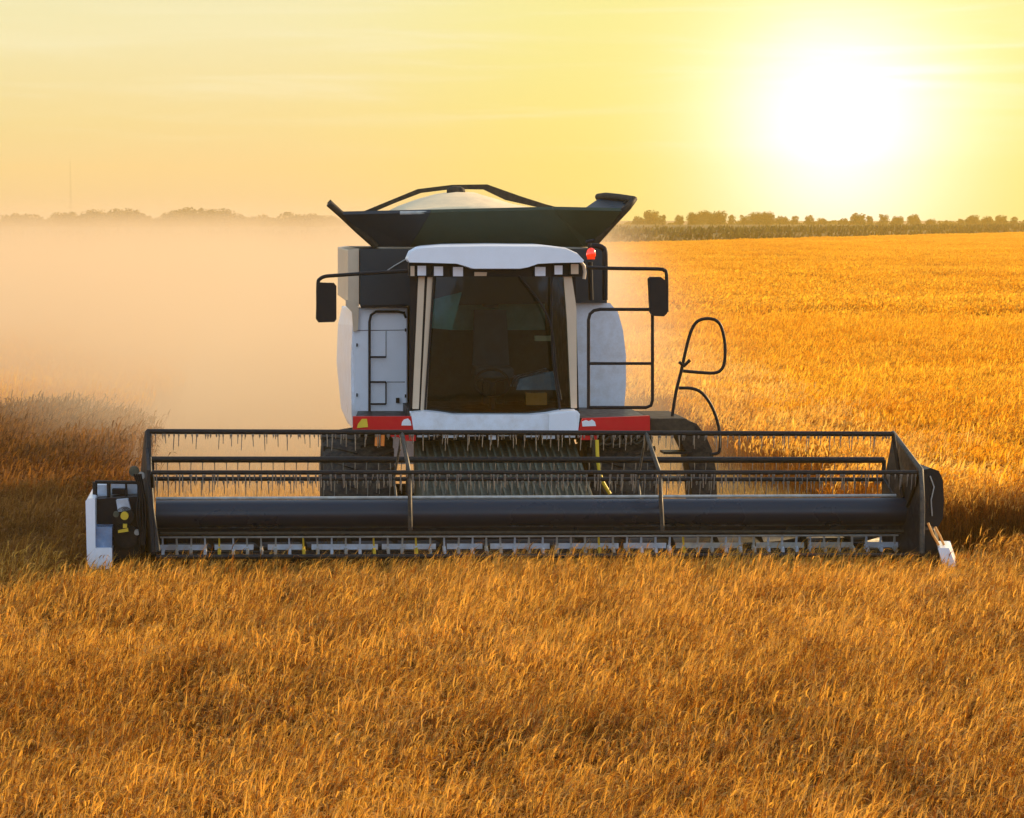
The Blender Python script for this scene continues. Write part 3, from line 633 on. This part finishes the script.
# --- platforms with red front panels
rp = part(shape([(353, 416.5), (414, 416.5), (418.5, 431), (353, 431)], 2.75, 2.83), 'front_panel', 'red', bevel=0.012)
part(shape([(404, 419.5), (408, 418.5), (410.5, 421), (411.5, 425.5), (401.5, 425.5), (402, 422)], 2.742, 2.752), 'panel_mark', 'mark', rp)
part(shape([(358, 424), (362, 419), (367, 419), (368, 427), (357, 428)], 2.735, 2.752), 'side_marker', 'yellow', rp)
part(shape([(390, 432.5), (416, 432.5), (415.5, 441), (402, 441), (398, 437), (391, 437)], 2.80, 2.9), 'panel_skirt', 'red', rp, bevel=0.008)
rp2 = part(shape([(577.5, 431), (583, 418.5), (650, 415.8), (650, 431)], 2.75, 2.83), 'front_panel', 'red', bevel=0.012)
part(shape([(582, 421.5), (586, 420), (589, 421.2), (592, 419.5), (595, 421.8), (596, 426), (582.5, 426.5)], 2.742, 2.752), 'panel_mark', 'mark', rp2)
part(shape([(579, 432.5), (600, 432.5), (597, 440), (581, 440)], 2.80, 2.9), 'panel_skirt', 'red', rp2, bevel=0.008)
dk = MB(); a = LP([(354, 421), (408, 421), (408, 424), (354, 424)], 2.9); dk.loft(a, [Vector((p.x+.12, 4.5, p.z)) for p in a]); part(dk, 'platform', 'black')
dk = MB(); a = LP([(579, 418), (650, 418), (650, 422), (579, 422)], 2.86); dk.loft(a, [Vector((p.x, 4.6, p.z)) for p in a]); part(dk, 'platform', 'black')
part(shape([(650.5, 418.5), (686, 418.5), (693, 424), (696, 433), (650.5, 433)], 2.95, 4.2), 'side_step', 'rim', bevel=0.02)
# handrail on the right platform
hr = MB(); tubep([(588.5, 409), (588.5, 320), (590, 314), (594, 310.5), (600, 309.3), (651.5, 309.5)], 3.0, 0.020, hr, 8)
tubep([(652.5, 300), (652.5, 400), (651, 405.5), (646, 407.5), (590, 407.5)], 3.0, 0.020, hr, 8)
tubep([(589, 363.5), (652, 363.5)], 3.0, 0.018, hr, 8)
part(hr, 'handrail', 'black')
# mirrors
ma = MB(); tubep([(408, 271), (380, 272.5), (335, 275.5), (325, 276.5), (320, 279), (318, 284), (318, 312)], 2.95, 0.022, ma, 8, 3)
mi = part(ma, 'mirror_arm', 'black'); part(shape([(317, 285), (319, 282.5), (334, 283), (336.5, 286), (336.5, 319), (334.5, 322), (318.5, 322.5), (316, 319)], 2.88, 3.0), 'mirror_housing', 'black', mi, bevel=0.03, seg=3)
ma = MB(); tubep([(583, 267.5), (620, 268.5), (658, 269), (664, 270.5), (666.5, 275), (666.8, 312)], 2.95, 0.022, ma, 8, 3)
mi = part(ma, 'mirror_arm', 'black'); part(shape([(649, 279), (651, 277), (661, 277), (666, 281), (667.5, 313), (664, 316.5), (653, 316), (650.5, 312)], 2.90, 3.02), 'mirror_housing', 'black', mi, bevel=0.03, seg=3)
# beacon and hoop beside the roof
bc = MB(); p = L(591, 253.5, 3.6)
prof = [(0.001, -.07), (.05, -.07), (.05, -.038), (.060, -.034), (.058, .012), (.042, .052), (.018, .068), (0.001, .07)]
vs = [(p.x+r_*math.cos(t_), p.y+r_*math.sin(t_), p.z+z) for t_ in [6.2832*k/20 for k in range(20)] for r_, z in prof]; n = len(prof)
bc.add(vs, [(k*n+i, ((k+1) % 20)*n+i, ((k+1) % 20)*n+i+1, k*n+i+1) for k in range(20) for i in range(n-1)], True)
part(bc, 'beacon', 'beacon'); 
hp = MB(); tubep([(590, 262), (591, 300)], 3.7, 0.03, hp); tubep([(588, 246), (598, 246), (603, 248.5), (605, 254), (605, 300)], 3.9, 0.035, hp, 8, 3); tubep([(586, 242), (594, 240.5)], 3.6, 0.02, hp); tubep([(590, 241), (590, 246)], 3.6, 0.015, hp)
part(hp, 'beacon_bracket', 'black')
# --- access ladder swung out on the right
ld = MB()
tubep([(672, 418), (676, 392), (681, 372), (687, 345), (692, 329), (698, 321), (708, 318.5), (717, 321), (722, 329), (725, 345), (724.5, 362), (721, 370), (714, 373), (700, 372.5), (683, 371)], 3.3, 0.020, ld, 8, 3)
tubep([(679, 388), (692, 388.5), (702, 393), (711, 405), (717, 420), (720, 435), (720, 448), (718, 453), (711, 454.5)], 3.3, 0.020, ld, 8, 3)
tubep([(679, 362), (684, 366), (690, 360)], 3.25, 0.022, ld, 6)
lad = part(ld, 'ladder_rail', 'black')
pa = [(684, 419), (697, 424), (706, 436), (712, 450), (716, 470), (717.5, 505), (718, 560), (693, 560), (693, 505), (690, 470), (686, 452), (680, 440), (672, 433), (664, 431), (664, 419)]
part(shape(pa, 3.5, 4.0), 'ladder_guard', 'tyre', bevel=0.03)
for y in (452, 478, 505, 533): part(shape([(664, y), (692, y), (692, y+2.2), (664, y+2.2)], 3.45, 3.75), 'ladder_step', 'black', lad)

# --- wheels
def wheel(name, cx, cyl, r, w, parent=combine, lugs=24):
    t_ = MB(); h = w/2
    t_.lathe([(-h*.7, r*.52), (-h*.95, r*.60), (-h, r*.78), (-h*.92, r*.90), (-h*.75, r*.945), (0, r*.965), (h*.75, r*.945), (h*.92, r*.90), (h, r*.78), (h*.95, r*.60), (h*.7, r*.52)], 0, 0, 0, 56)
    for k in range(lugs):
        for s_ in (-1, 1):
            a0 = 6.2832*(k+(0.5 if s_ > 0 else 0))/lugs; vs = []
            for (x, da, ra, rb) in [(0.02, 0.20, .955, 1.0), (h*.98, 0.0, .86, .945)]:
                for dd in (-.035, .035):
                    for rr in (ra, rb):
                        an = a0+da+dd; vs.append((s_*x, math.cos(an)*r*rr, math.sin(an)*r*rr))
            t_.add(vs, [(0, 1, 3, 2), (4, 6, 7, 5), (0, 4, 5, 1), (2, 3, 7, 6), (1, 5, 7, 3), (0, 2, 6, 4)])
    e = empty(name, (cx, cyl, r)); e.parent = combine
    o = part(t_, 'tyre', 'tyre', e)
    rm_ = MB(); rm_.lathe([(-h*.72, r*.54), (-h*.6, r*.46), (-h*.2, r*.42), (-h*.1, r*.14), (-h*.45, r*.12), (-h*.45, 0.001)], 0, 0, 0, 40)
    rm_.lathe([(h*.72, r*.54), (h*.6, r*.46), (h*.2, r*.42), (h*.1, r*.14), (h*.45, r*.12), (h*.45, 0.001)], 0, 0, 0, 40)
    part(rm_, 'rim', 'rimy', e)
xl = L(359, 470, 3.2).x; xr = L(621, 470, 3.2).x
wheel('front_wheel', xl, 3.75, 0.93, 0.86); wheel('front_wheel', xr, 3.75, 0.93, 0.86)
wheel('rear_wheel', xl+.35, 8.2, 0.62, 0.5, lugs=20); wheel('rear_wheel', xr-.35, 8.2, 0.62, 0.5, lugs=20)
ax = MB(); ax.tube([(xl, 3.75, .93), (xr, 3.75, .93)], 0.13, 12); part(ax, 'axle', 'black'); ax = MB(); ax.tube([(xl+.35, 8.2, .62), (xr-.35, 8.2, .62)], 0.09, 10); part(ax, 'axle', 'black')
# --- feeder house
fh = MB(); q = LP([(408, 438), (588, 438)], 2.9)
fh.loft([(q[0].x+.1, 1.35, .35), (q[1].x-.1, 1.35, .35), (q[1].x-.1, 1.35, 1.12), (q[0].x+.1, 1.35, 1.12)], [(q[0].x+.1, 3.4, 1.0), (q[1].x-.1, 3.4, 1.0), (q[1].x-.1, 3.4, 1.72), (q[0].x+.1, 3.4, 1.72)])
fdr = part(fh, 'feeder_house', 'feeder', bevel=0.02)
fr_ = MB()
for k in range(22):
    u = (k+.5)/22; x = q[0].x+.1+(q[1].x-q[0].x-.2)*u
    fr_.loft([(x-.012, 1.4, 1.145), (x+.012, 1.4, 1.145), (x+.012, 1.4, 1.19), (x-.012, 1.4, 1.19)], [(x-.012, 3.3, 1.69), (x+.012, 3.3, 1.69), (x+.012, 3.3, 1.735), (x-.012, 3.3, 1.735)])
part(fr_, 'feeder_rib', 'feeder', fdr, label='row of raised ribs on the feeder top')
gb = MB(); gb.box(q[0].x+.05, q[1].x-.05, 3.0, 3.3, 1.75, 1.98); part(gb, 'gearbox_housing', 'steel', bevel=0.02)
fg = MB()
rr_ = random.Random(3); x = q[0].x
while x < q[1].x:
    w_ = rr_.uniform(.05, .17); fg.box(x, min(x+w_, q[1].x), 2.84, 2.87, 1.80+rr_.uniform(-.03, .03), 1.855); x += w_+rr_.uniform(.01, .05)
part(fg, 'deflector_flaps', 'white')
hz_ = MB()
for k in range(5):
    x0 = 592+k*9; tubep([(x0, 432), (x0+3, 441+rr_.uniform(-2, 3)), (x0+9, 444), (x0+16, 438), (x0+22, 432)], 2.7, 0.012, hz_, 6, 3)
tubep([(594, 440), (596, 470), (603, 490), (612, 500)], 2.6, 0.025, hz_, 6, 3)
part(hz_, 'hydraulic_hose', 'rim')
part(tubep([(597, 440), (598, 462), (602, 480), (610, 494)], 2.5, 0.022, None, 6, 3), 'yellow_hose', 'yellow')
for k, px in enumerate((377, 383)): part(tubep([(px, 434), (px-.5, 446)], 2.6, 0.022, None, 6), 'orange_cylinder', 'orange')

# ------------------------------------------------------------------ header
hd = MB()
a = L(112, 553, 1.2); b2 = L(922, 550, 1.2)
hd.box(a.x, b2.x, 1.20, 1.26, 0.32, 1.10)                            # back sheet
hd.loft([(a.x, 0.0, .30), (b2.x, 0.0, .30), (b2.x, 0.0, .33), (a.x, 0.0, .33)], [(a.x, 1.2, .32), (b2.x, 1.2, .32), (b2.x, 1.2, .35), (a.x, 1.2, .35)])
header = part(hd, 'cutting_header', 'black', label='wide black header frame across the front of the harvester')
part(tubep([(150, 459.5), (884, 460)], [1.15, 1.15], 0.035, None, 8), 'rear_beam', 'steel', header)
for px in (152, 408, 655, 884): part(tubep([(px, 460), (px, 512)], 1.2, 0.025, None, 8), 'beam_post', 'steel', header)
au = MB(); la = L(150, 540, .75); ra_ = L(915, 540, .75)
au.lathe([(0, 0.001), (0, .16), (ra_.x-la.x, .16), (ra_.x-la.x, 0.001)], la.x, .75, .68, 24)
# flighting: left- and right-handed screw meeting in the middle
def flight(mb, x0, x1, r0, r1, pitch_, hand, cy0, cz0):
    nn = int(abs(x1-x0)/pitch_*20); vs = []
    for i in range(nn+1):
        t_ = 6.2832*i/20*hand; x = x0+(x1-x0)*i/nn
        for r_ in (r0, r1): vs.append((x, cy0+math.cos(t_)*r_, cz0+math.sin(t_)*r_))
    mb.add(vs, [(2*i, 2*i+2, 2*i+3, 2*i+1) for i in range(nn)], True)
xm = (la.x+ra_.x)/2-.2
flight(au, la.x, xm-.6, .15, .29, .5, 1, .75, .68); flight(au, ra_.x, xm+.6, .15, .29, .5, -1, .75, .68)
part(au, 'feed_auger', 'steel', header)
# end sheet, shields and drive
es = MB(); plate([L(893, 433, .55), L(921, 470, -.9), L(922, 556, -.95), L(876, 560, .9), L(881, 497, .62)], 0.035, es)
part(es, 'end_sheet', 'black', header, label='dark hexagonal sheet closing the right end of the reel')
part(tubep([(893, 433), (921, 470), (922.5, 500), (922, 553)], [.5, -.93, -.95, -.95], 0.028, None, 8), 'end_sheet_edge', 'spoke', header)
part(tubep([(148, 431), (149.5, 470), (152, 510), (158, 552)], [-.15, -.5, -.8, -.95], 0.028, None, 8), 'end_sheet_edge', 'steel', header)
es = MB(); plate([L(147.5, 431, .1), L(150, 470, -.85), L(155, 552, -.95), L(146, 552, .9), L(143, 475, .85)], -0.03, es)
part(es, 'end_sheet', 'black', header, label='black sheet closing the left end of the reel, seen edge on')
sh = MB(); shape([(923, 470), (931, 468), (939, 471), (943, 480), (944, 500), (943, 518), (939, 526), (930, 529), (924, 527)], -0.5, 0.9, sh)
rs = part(sh, 'end_shield', 'black', header, bevel=0.04, seg=3, label='rounded black shield at the right end of the header')
part(tubep([(930, 476), (934, 487), (931, 500), (932, 516)], -.52, 0.008, None, 5), 'shield_scratch', 'guard', rs)
dv_ = MB(); dv_.loft(LP([(923, 520), (936, 520), (941, 556), (924, 575)], .2), LP([(923, 530), (934, 530), (940, 562), (924, 580)], -.9)); part(dv_, 'divider_body', 'black', header, bevel=0.02)
dv_ = MB(); dv_.loft(LP([(935, 541), (950, 541), (957, 562), (941, 566)], -.5), LP([(938, 548), (949, 548), (956, 566), (944, 569)], -1.2)); part(dv_, 'divider_tip', 'roofw', header, bevel=0.03, seg=3, label='white tip of the right crop divider')
for pth in ([(928, 523), (933, 535), (939, 545)], [(935, 527), (940, 536), (944, 545)]): part(tubep(pth, -.95, 0.014, None, 6), 'caught_straw', 'stubble', header)
# left end: white divider, drive box, pulleys
part(shape([(85.5, 501), (88, 498.5), (95, 498.5), (95.5, 548), (112, 548), (112, 566), (108, 569), (91, 569), (87, 562)], -.6, .9), 'crop_divider', 'roofw', header, bevel=0.03, seg=3, label='white crop divider at the left end of the header')
part(shape([(95.5, 527), (112, 527), (112, 547.5), (95.5, 547.5)], -.55, .8), 'divider_window', 'patch', header)
part(shape([(95.5, 499), (145, 496), (145, 552), (113, 560), (113, 526.5), (95.5, 526.5)], -.3, .9), 'drive_box', 'black', header, bevel=0.02)
dr_ = MB(); tubep([(95, 482), (141, 482.5)], -.2, 0.02, dr_, 6); tubep([(95, 482), (95, 499)], -.2, 0.025, dr_, 6); tubep([(108.5, 482), (109, 505)], -.2, 0.02, dr_, 6); tubep([(126, 483), (127, 500)], -.2, 0.012, dr_, 6); tubep([(139, 482), (140, 550)], -.35, 0.02, dr_, 6)
part(dr_, 'drive_frame', 'steel', header)
part(shape([(97, 485), (107, 485), (107, 497), (97, 497)], -.05, .1), 'drive_cover', 'rail', header)
part(shape([(111, 484), (138, 484), (138, 495), (111, 495)], 0.0, .15), 'drive_cover', 'rail', header)
part(shape([(112, 489), (127, 489), (127, 494.5), (112, 494.5)], -.1, .0), 'drive_motor', 'black', header, bevel=0.01)
part(shape([(116, 500), (128, 499), (131, 510), (118, 512)], -.4, -.3), 'drive_plate', 'rail', header, bevel=0.01)
def disc(px, py, yl, r, name, m, parent=header, th=.06):
    c = L(px, py, yl); mb = MB(); a = [(c.x+math.cos(6.2832*k/20)*r, yl, c.z+math.sin(6.2832*k/20)*r) for k in range(20)]
    mb.loft(a, [(x, yl+th, z) for x, y, z in a]); return part(mb, name, m, parent, bevel=0.006)
disc(124.5, 516, -.46, .042, 'pulley_hub', 'yellow'); disc(124.5, 516, -.40, .10, 'pulley', 'steel'); disc(116, 514.5, -.45, .03, 'pulley_hub', 'feeder')
disc(126, 536, -.36, .13, 'pulley', 'steel'); disc(137, 532.5, -.42, .03, 'pulley_hub', 'guard'); disc(134, 471.5, -.2, .055, 'hydraulic_fitting', 'feeder'); disc(141, 476, -.2, .04, 'hydraulic_fitting', 'guard')
part(shape([(118, 530.5), (128, 528), (128.5, 531.5), (118, 533)], -.47, -.44), 'caution_strip', 'yellow', header)
part(shape([(123, 524), (127, 524), (127, 528), (123, 528)], -.47, -.44), 'caution_tag', 'yellow', header)
hs = MB()
for k in range(4): tubep([(134+k*2.2, 474), (139+k*1.5, 490), (137+k*3, 512), (142+k, 545)], -.5-.03*k, 0.011, hs, 6, 4)
part(hs, 'hydraulic_hose', 'black', header)
# cutter bar with guards
kb = MB(); tubep([(140, 554), (922, 551)], -.02, 0.03, kb, 6); cutter = part(kb, 'cutter_bar', 'black', None)
part(tubep([(160, 533.8), (918, 531.5)], -.25, 0.022, None, 6), 'skid_rail', 'rim', cutter)
part(tubep([(160, 537.5), (914, 535.3)], -.05, 0.010, None, 6), 'guard_rail', 'guard', cutter)
x = 156; rr_ = random.Random(9)
while x < 905:
    w_ = rr_.uniform(34, 70); f = (x-156)/760; y = 547.5-3*f
    part(shape([(x, y-2.6), (min(x+w_, 912), y-2.7), (min(x+w_, 912), y+2.6), (x, y+2.8)], -.034, -.026), 'lower_rail', 'rail' if x < 560 or rr_.random() < .4 else 'guard', cutter); x += w_+rr_.uniform(3, 16)
gmeshes = []
for mt in ('guard', 'rail', 'yellow'):
    mb = MB(); mb.loft([(-.010, -.03, 0), (.010, -.03, 0), (.010, .01, 0), (-.010, .01, 0)], [(-.008, -.05, .13), (.008, -.05, .13), (.008, -.02, .13), (-.008, -.02, .13)])
    mb.loft([(-.016, -.10, -.05), (.016, -.10, -.05), (.02, .02, -.03), (-.02, .02, -.03)], [(-.012, -.10, .0), (.012, -.10, .0), (.016, .02, .02), (-.016, .02, .02)])
    o = part(mb, 'knife_guard', mt, cutter); gmeshes.append(o.data); bpy.data.objects.remove(o)
n_g = 54
for k in range(n_g):
    px = 163+k*(908-163)/(n_g-1); p = L(px, 549-3*(k/n_g), 0.0)
    mi_ = 2 if k in (4, 10, 15, 18, 31, 37) else (1 if rr_.random() < .45 else 0)
    o = bpy.data.objects.new('knife_guard', gmeshes[mi_]); col.objects.link(o); o.parent = cutter; o.location = p; o.rotation_euler = (0, rr_.uniform(-.05, .05), 0)
gp = MB()
for k in range(150):                                                # green stems snagged between the guards
    px = rr_.choice([195, 300, 330, 340, 398, 620, 760])+rr_.gauss(0, 8); p = L(px, 551, .02); gp.tube([p, p+Vector((rr_.gauss(0, .04), -.03, rr_.uniform(.03, .14)))], .004, 3, .002)
part(gp, 'snagged_weeds', 'corn', cutter, kind='stuff')
# --- reel
ctr_l, ctr_r = L(150, 514, -.15), L(918, 511, -.15)
tb = MB(); pl_ = L(156, 514.5, -.15); pr_ = L(898, 511.5, -.15)
tb.tube([pl_, pl_.lerp(pr_, .5), pr_, L(918, 511.5, -.15)], 0.152, 36)
reel = part(tb, 'reel', 'tube', None, label='dark blue grey tube at the middle of the reel')
part(tubep([(156, 498.6), (896, 495.5)], -.10, 0.018, None, 6), 'reel_strip', 'guard', reel)
bars = [((147, 431.5), (893, 434.0), -.15, .028), ((152, 472.5), (919, 472.5), -.88, .024), ((153, 478.8), (884, 479.5), .60, .024), ((156, 557), (921, 555), -.90, .024)]
for (a_, b__, yl, r_) in bars:
    part(tubep([a_, b__], [yl, yl], r_, None, 8), 'reel_bar', 'steel', reel)
def lower(yl, z): 
    mb = MB(); mb.tube([(pl_.x, yl, z), (pr_.x, yl, z-.05)], .024, 8); part(mb, 'reel_bar', 'steel', reel)
lower(-.15, .36); lower(.60, .80)
# spokes: three-sided runs that carry the bars
for xt, xf, xb in ((402, 409.5, 410.5), (646, 660, 662.5)):
    s_ = MB(); pts = [L(xt, 433, -.15), L(xf, 473, -.88), L(xb, 530, -.6)]; s_.tube(pts, 0.024, 4); s_.tube([pts[1], L(xf+1, 512, -.15)], .022, 6); s_.tube([L(xt, 433, -.15), L(xt-8, 479, .6), L(xt-4, 512, -.1)], .014, 6)
    part(s_, 'reel_spoke', 'spoke', reel)
for (px0, q0) in ((893, (919, 884)), (147, (152, 153))):
    s_ = MB()
    c = L(px0+(12 if px0 > 500 else 5), 513, -.15); s_.tube([c, L(px0, 433, -.15)], .022, 6); s_.tube([c, L(q0[0], 473, -.88)], .022, 6); s_.tube([c, L(q0[1], 479, .6)], .022, 6)
    part(s_, 'reel_spider', 'steel', reel)
# tines: the hundred that show largest, the rest as one
def tine_mesh(seed, len_):
    r = random.Random(seed); mb = MB(); mb.tube([(0, 0, .02), (0, -.012, 0), (0, 0, -.02)], .010, 5); b_ = r.uniform(-.005, .005)
    mb.tube([(0, 0, -.01), (b_, -.005, -len_*.5), (b_*1.5, .01, -len_)], .0055, 4, .004); return mb
tm_ = []
for k in range(5):
    o = part(tine_mesh(k, (.14, .16, .10, .17, .05)[k]), 'tine', 'tine', reel); tm_.append(o.data); bpy.data.objects.remove(o)
pos = []
for bi, (a_, b__, yl, r_) in enumerate(bars[:3]):
    nn = 66
    for k in range(nn):
        u = (k+.4)/nn; P_ = L(a_[0]+(b__[0]-a_[0])*u, a_[1]+(b__[1]-a_[1])*u, yl); pos.append((bi, P_-Vector((0, 0, r_)), k))
pos.sort(key=lambda q_: (0 if (q_[0] == 0) else 1 if q_[0] == 1 and q_[2] % 1 == 0 else 2, q_[2]))
rest = MB()
for i, (bi, P_, k) in enumerate(pos):
    kk = rr_.choice([0, 1, 3]) if (k % 2 == 0 or bi) else 4
    if i < 100:
        o = bpy.data.objects.new('tine', tm_[kk]); col.objects.link(o); o.parent = reel; o.location = P_; o.rotation_euler = (rr_.uniform(-.05, .05), rr_.uniform(-.05, .05), 0)
    else:
        t2 = tine_mesh(kk, (.14, .16, .10, .17, .05)[kk]); rest.add([(v[0]+P_.x, v[1]+P_.y, v[2]+P_.z) for v in t2.v], t2.f, True)
for bi, (a_, b__, yl, r_) in enumerate(bars[:3]):                   # thinner guard wires between them
    for k in range(110):
        u = (k+rr_.uniform(.2, .8))/110; P_ = L(a_[0]+(b__[0]-a_[0])*u, a_[1]+(b__[1]-a_[1])*u, yl)-Vector((0, 0, r_)); t2 = tine_mesh(k, rr_.choice((.03, .04, .05, .10, .13)))
        rest.add([(v[0]+P_.x, v[1]+P_.y, v[2]+P_.z) for v in t2.v], t2.f, True)
for k in range(62):                                                # tines under the rear beam
    P_ = L(156+k*11.7, 461, 1.15); t2 = tine_mesh(k, .10); rest.add([(v[0]+P_.x, v[1]+P_.y, v[2]+P_.z) for v in t2.v], t2.f, True)
part(rest, 'reel_tines', 'tine', reel, kind='stuff')

# ------------------------------------------------------------------ air
def volume(name, box, dens, colr, aniso, kind='stuff', nodes=None):
    mb = MB(); mb.box(*box); m_ = bpy.data.materials.new(name+'_air'); m_.use_nodes = True; t = m_.node_tree; t.nodes.clear()
    pv = N(t, 'ShaderNodeVolumePrincipled'); pv.inputs['Color'].default_value = (*colr, 1); pv.inputs['Density'].default_value = dens; pv.inputs['Anisotropy'].default_value = aniso
    ou = N(t, 'ShaderNodeOutputMaterial'); t.links.new(pv.outputs[0], ou.inputs['Volume'])
    if nodes: nodes(t, pv)
    o = mb.build(name, m_); tag(o, None, None, None, kind); return o
hz = volume('haze', (-1200, 1200, -60, 1100, -1.0, 26.0), 0.00042, (1.0, 0.68, 0.16), 0.22)
tag(hz, 'thin warm haze over the whole field', 'haze')
def dust_nodes(t, pv):
    g = t.nodes.new('ShaderNodeNewGeometry'); s = N(t, 'ShaderNodeSeparateXYZ'); t.links.new(g.outputs['Position'], s.inputs[0])
    X, Y, Z = s.outputs
    n = N(t, 'ShaderNodeTexNoise', inp={'Scale': 0.20, 'Detail': 3.0, 'Roughness': 0.55}); t.links.new(g.outputs['Position'], n.inputs['Vector'])
    nn = N(t, 'ShaderNodeMapRange', inp={1: 0.25, 2: 0.75, 3: 0.25, 4: 1.9}); t.links.new(n.outputs[0], nn.inputs[0])
    # a plume that spreads to the left as it trails away behind the rear hood
    lft = math_(t, 'SUBTRACT', math_(t, 'MULTIPLY', math_(t, 'SUBTRACT', Y, 34.0), -0.42), 4.8)
    fl_ = N(t, 'ShaderNodeMapRange', interpolation_type='SMOOTHSTEP', inp={1: -1.0, 2: 3.4}); t.links.new(math_(t, 'SUBTRACT', X, lft), fl_.inputs[0])
    rgt = math_(t, 'MULTIPLY', math_(t, 'SUBTRACT', Y, 34.0), 0.03)
    fr_2 = N(t, 'ShaderNodeMapRange', interpolation_type='SMOOTHSTEP', inp={1: 6.0, 2: -2.5}); t.links.new(math_(t, 'SUBTRACT', X, rgt), fr_2.inputs[0])
    fx = N(t, 'ShaderNodeMath', operation='MULTIPLY'); t.links.new(fl_.outputs[0], fx.inputs[0]); t.links.new(math_(t, 'POWER', fr_2.outputs[0], 1.9), fx.inputs[1])
    top = math_(t, 'ADD', math_(t, 'MULTIPLY', math_(t, 'SUBTRACT', Y, 34.0), 0.016), 2.7)
    fz = N(t, 'ShaderNodeMapRange', interpolation_type='SMOOTHSTEP', inp={1: 1.35, 2: 0.2}); t.links.new(math_(t, 'DIVIDE', Z, top), fz.inputs[0])
    fy = N(t, 'ShaderNodeMapRange', interpolation_type='SMOOTHSTEP', inp={1: 35.0, 2: 43.0}); t.links.new(Y, fy.inputs[0])
    lowz = N(t, 'ShaderNodeMapRange', inp={1: 0.0, 2: 1.8, 3: 2.3, 4: 1.0}); t.links.new(Z, lowz.inputs[0])
    f = math_(t, 'MULTIPLY', math_(t, 'MULTIPLY', math_(t, 'MULTIPLY', fx.outputs[0], lowz.outputs[0]), fz.outputs[0]), math_(t, 'MULTIPLY', fy.outputs[0], nn.outputs[0]))
    t.links.new(math_(t, 'MULTIPLY', f, 0.100), pv.inputs['Density'])
du = volume('dust_cloud', (-55, 14, 31.5, 150, 0.03, 8.5), 0.05, (0.85, 0.68, 0.45), 0.2, nodes=dust_nodes)
tag(du, 'pale cloud of chaff and dust drifting behind and left of the harvester', 'dust cloud')
print('objects', len(bpy.data.objects))
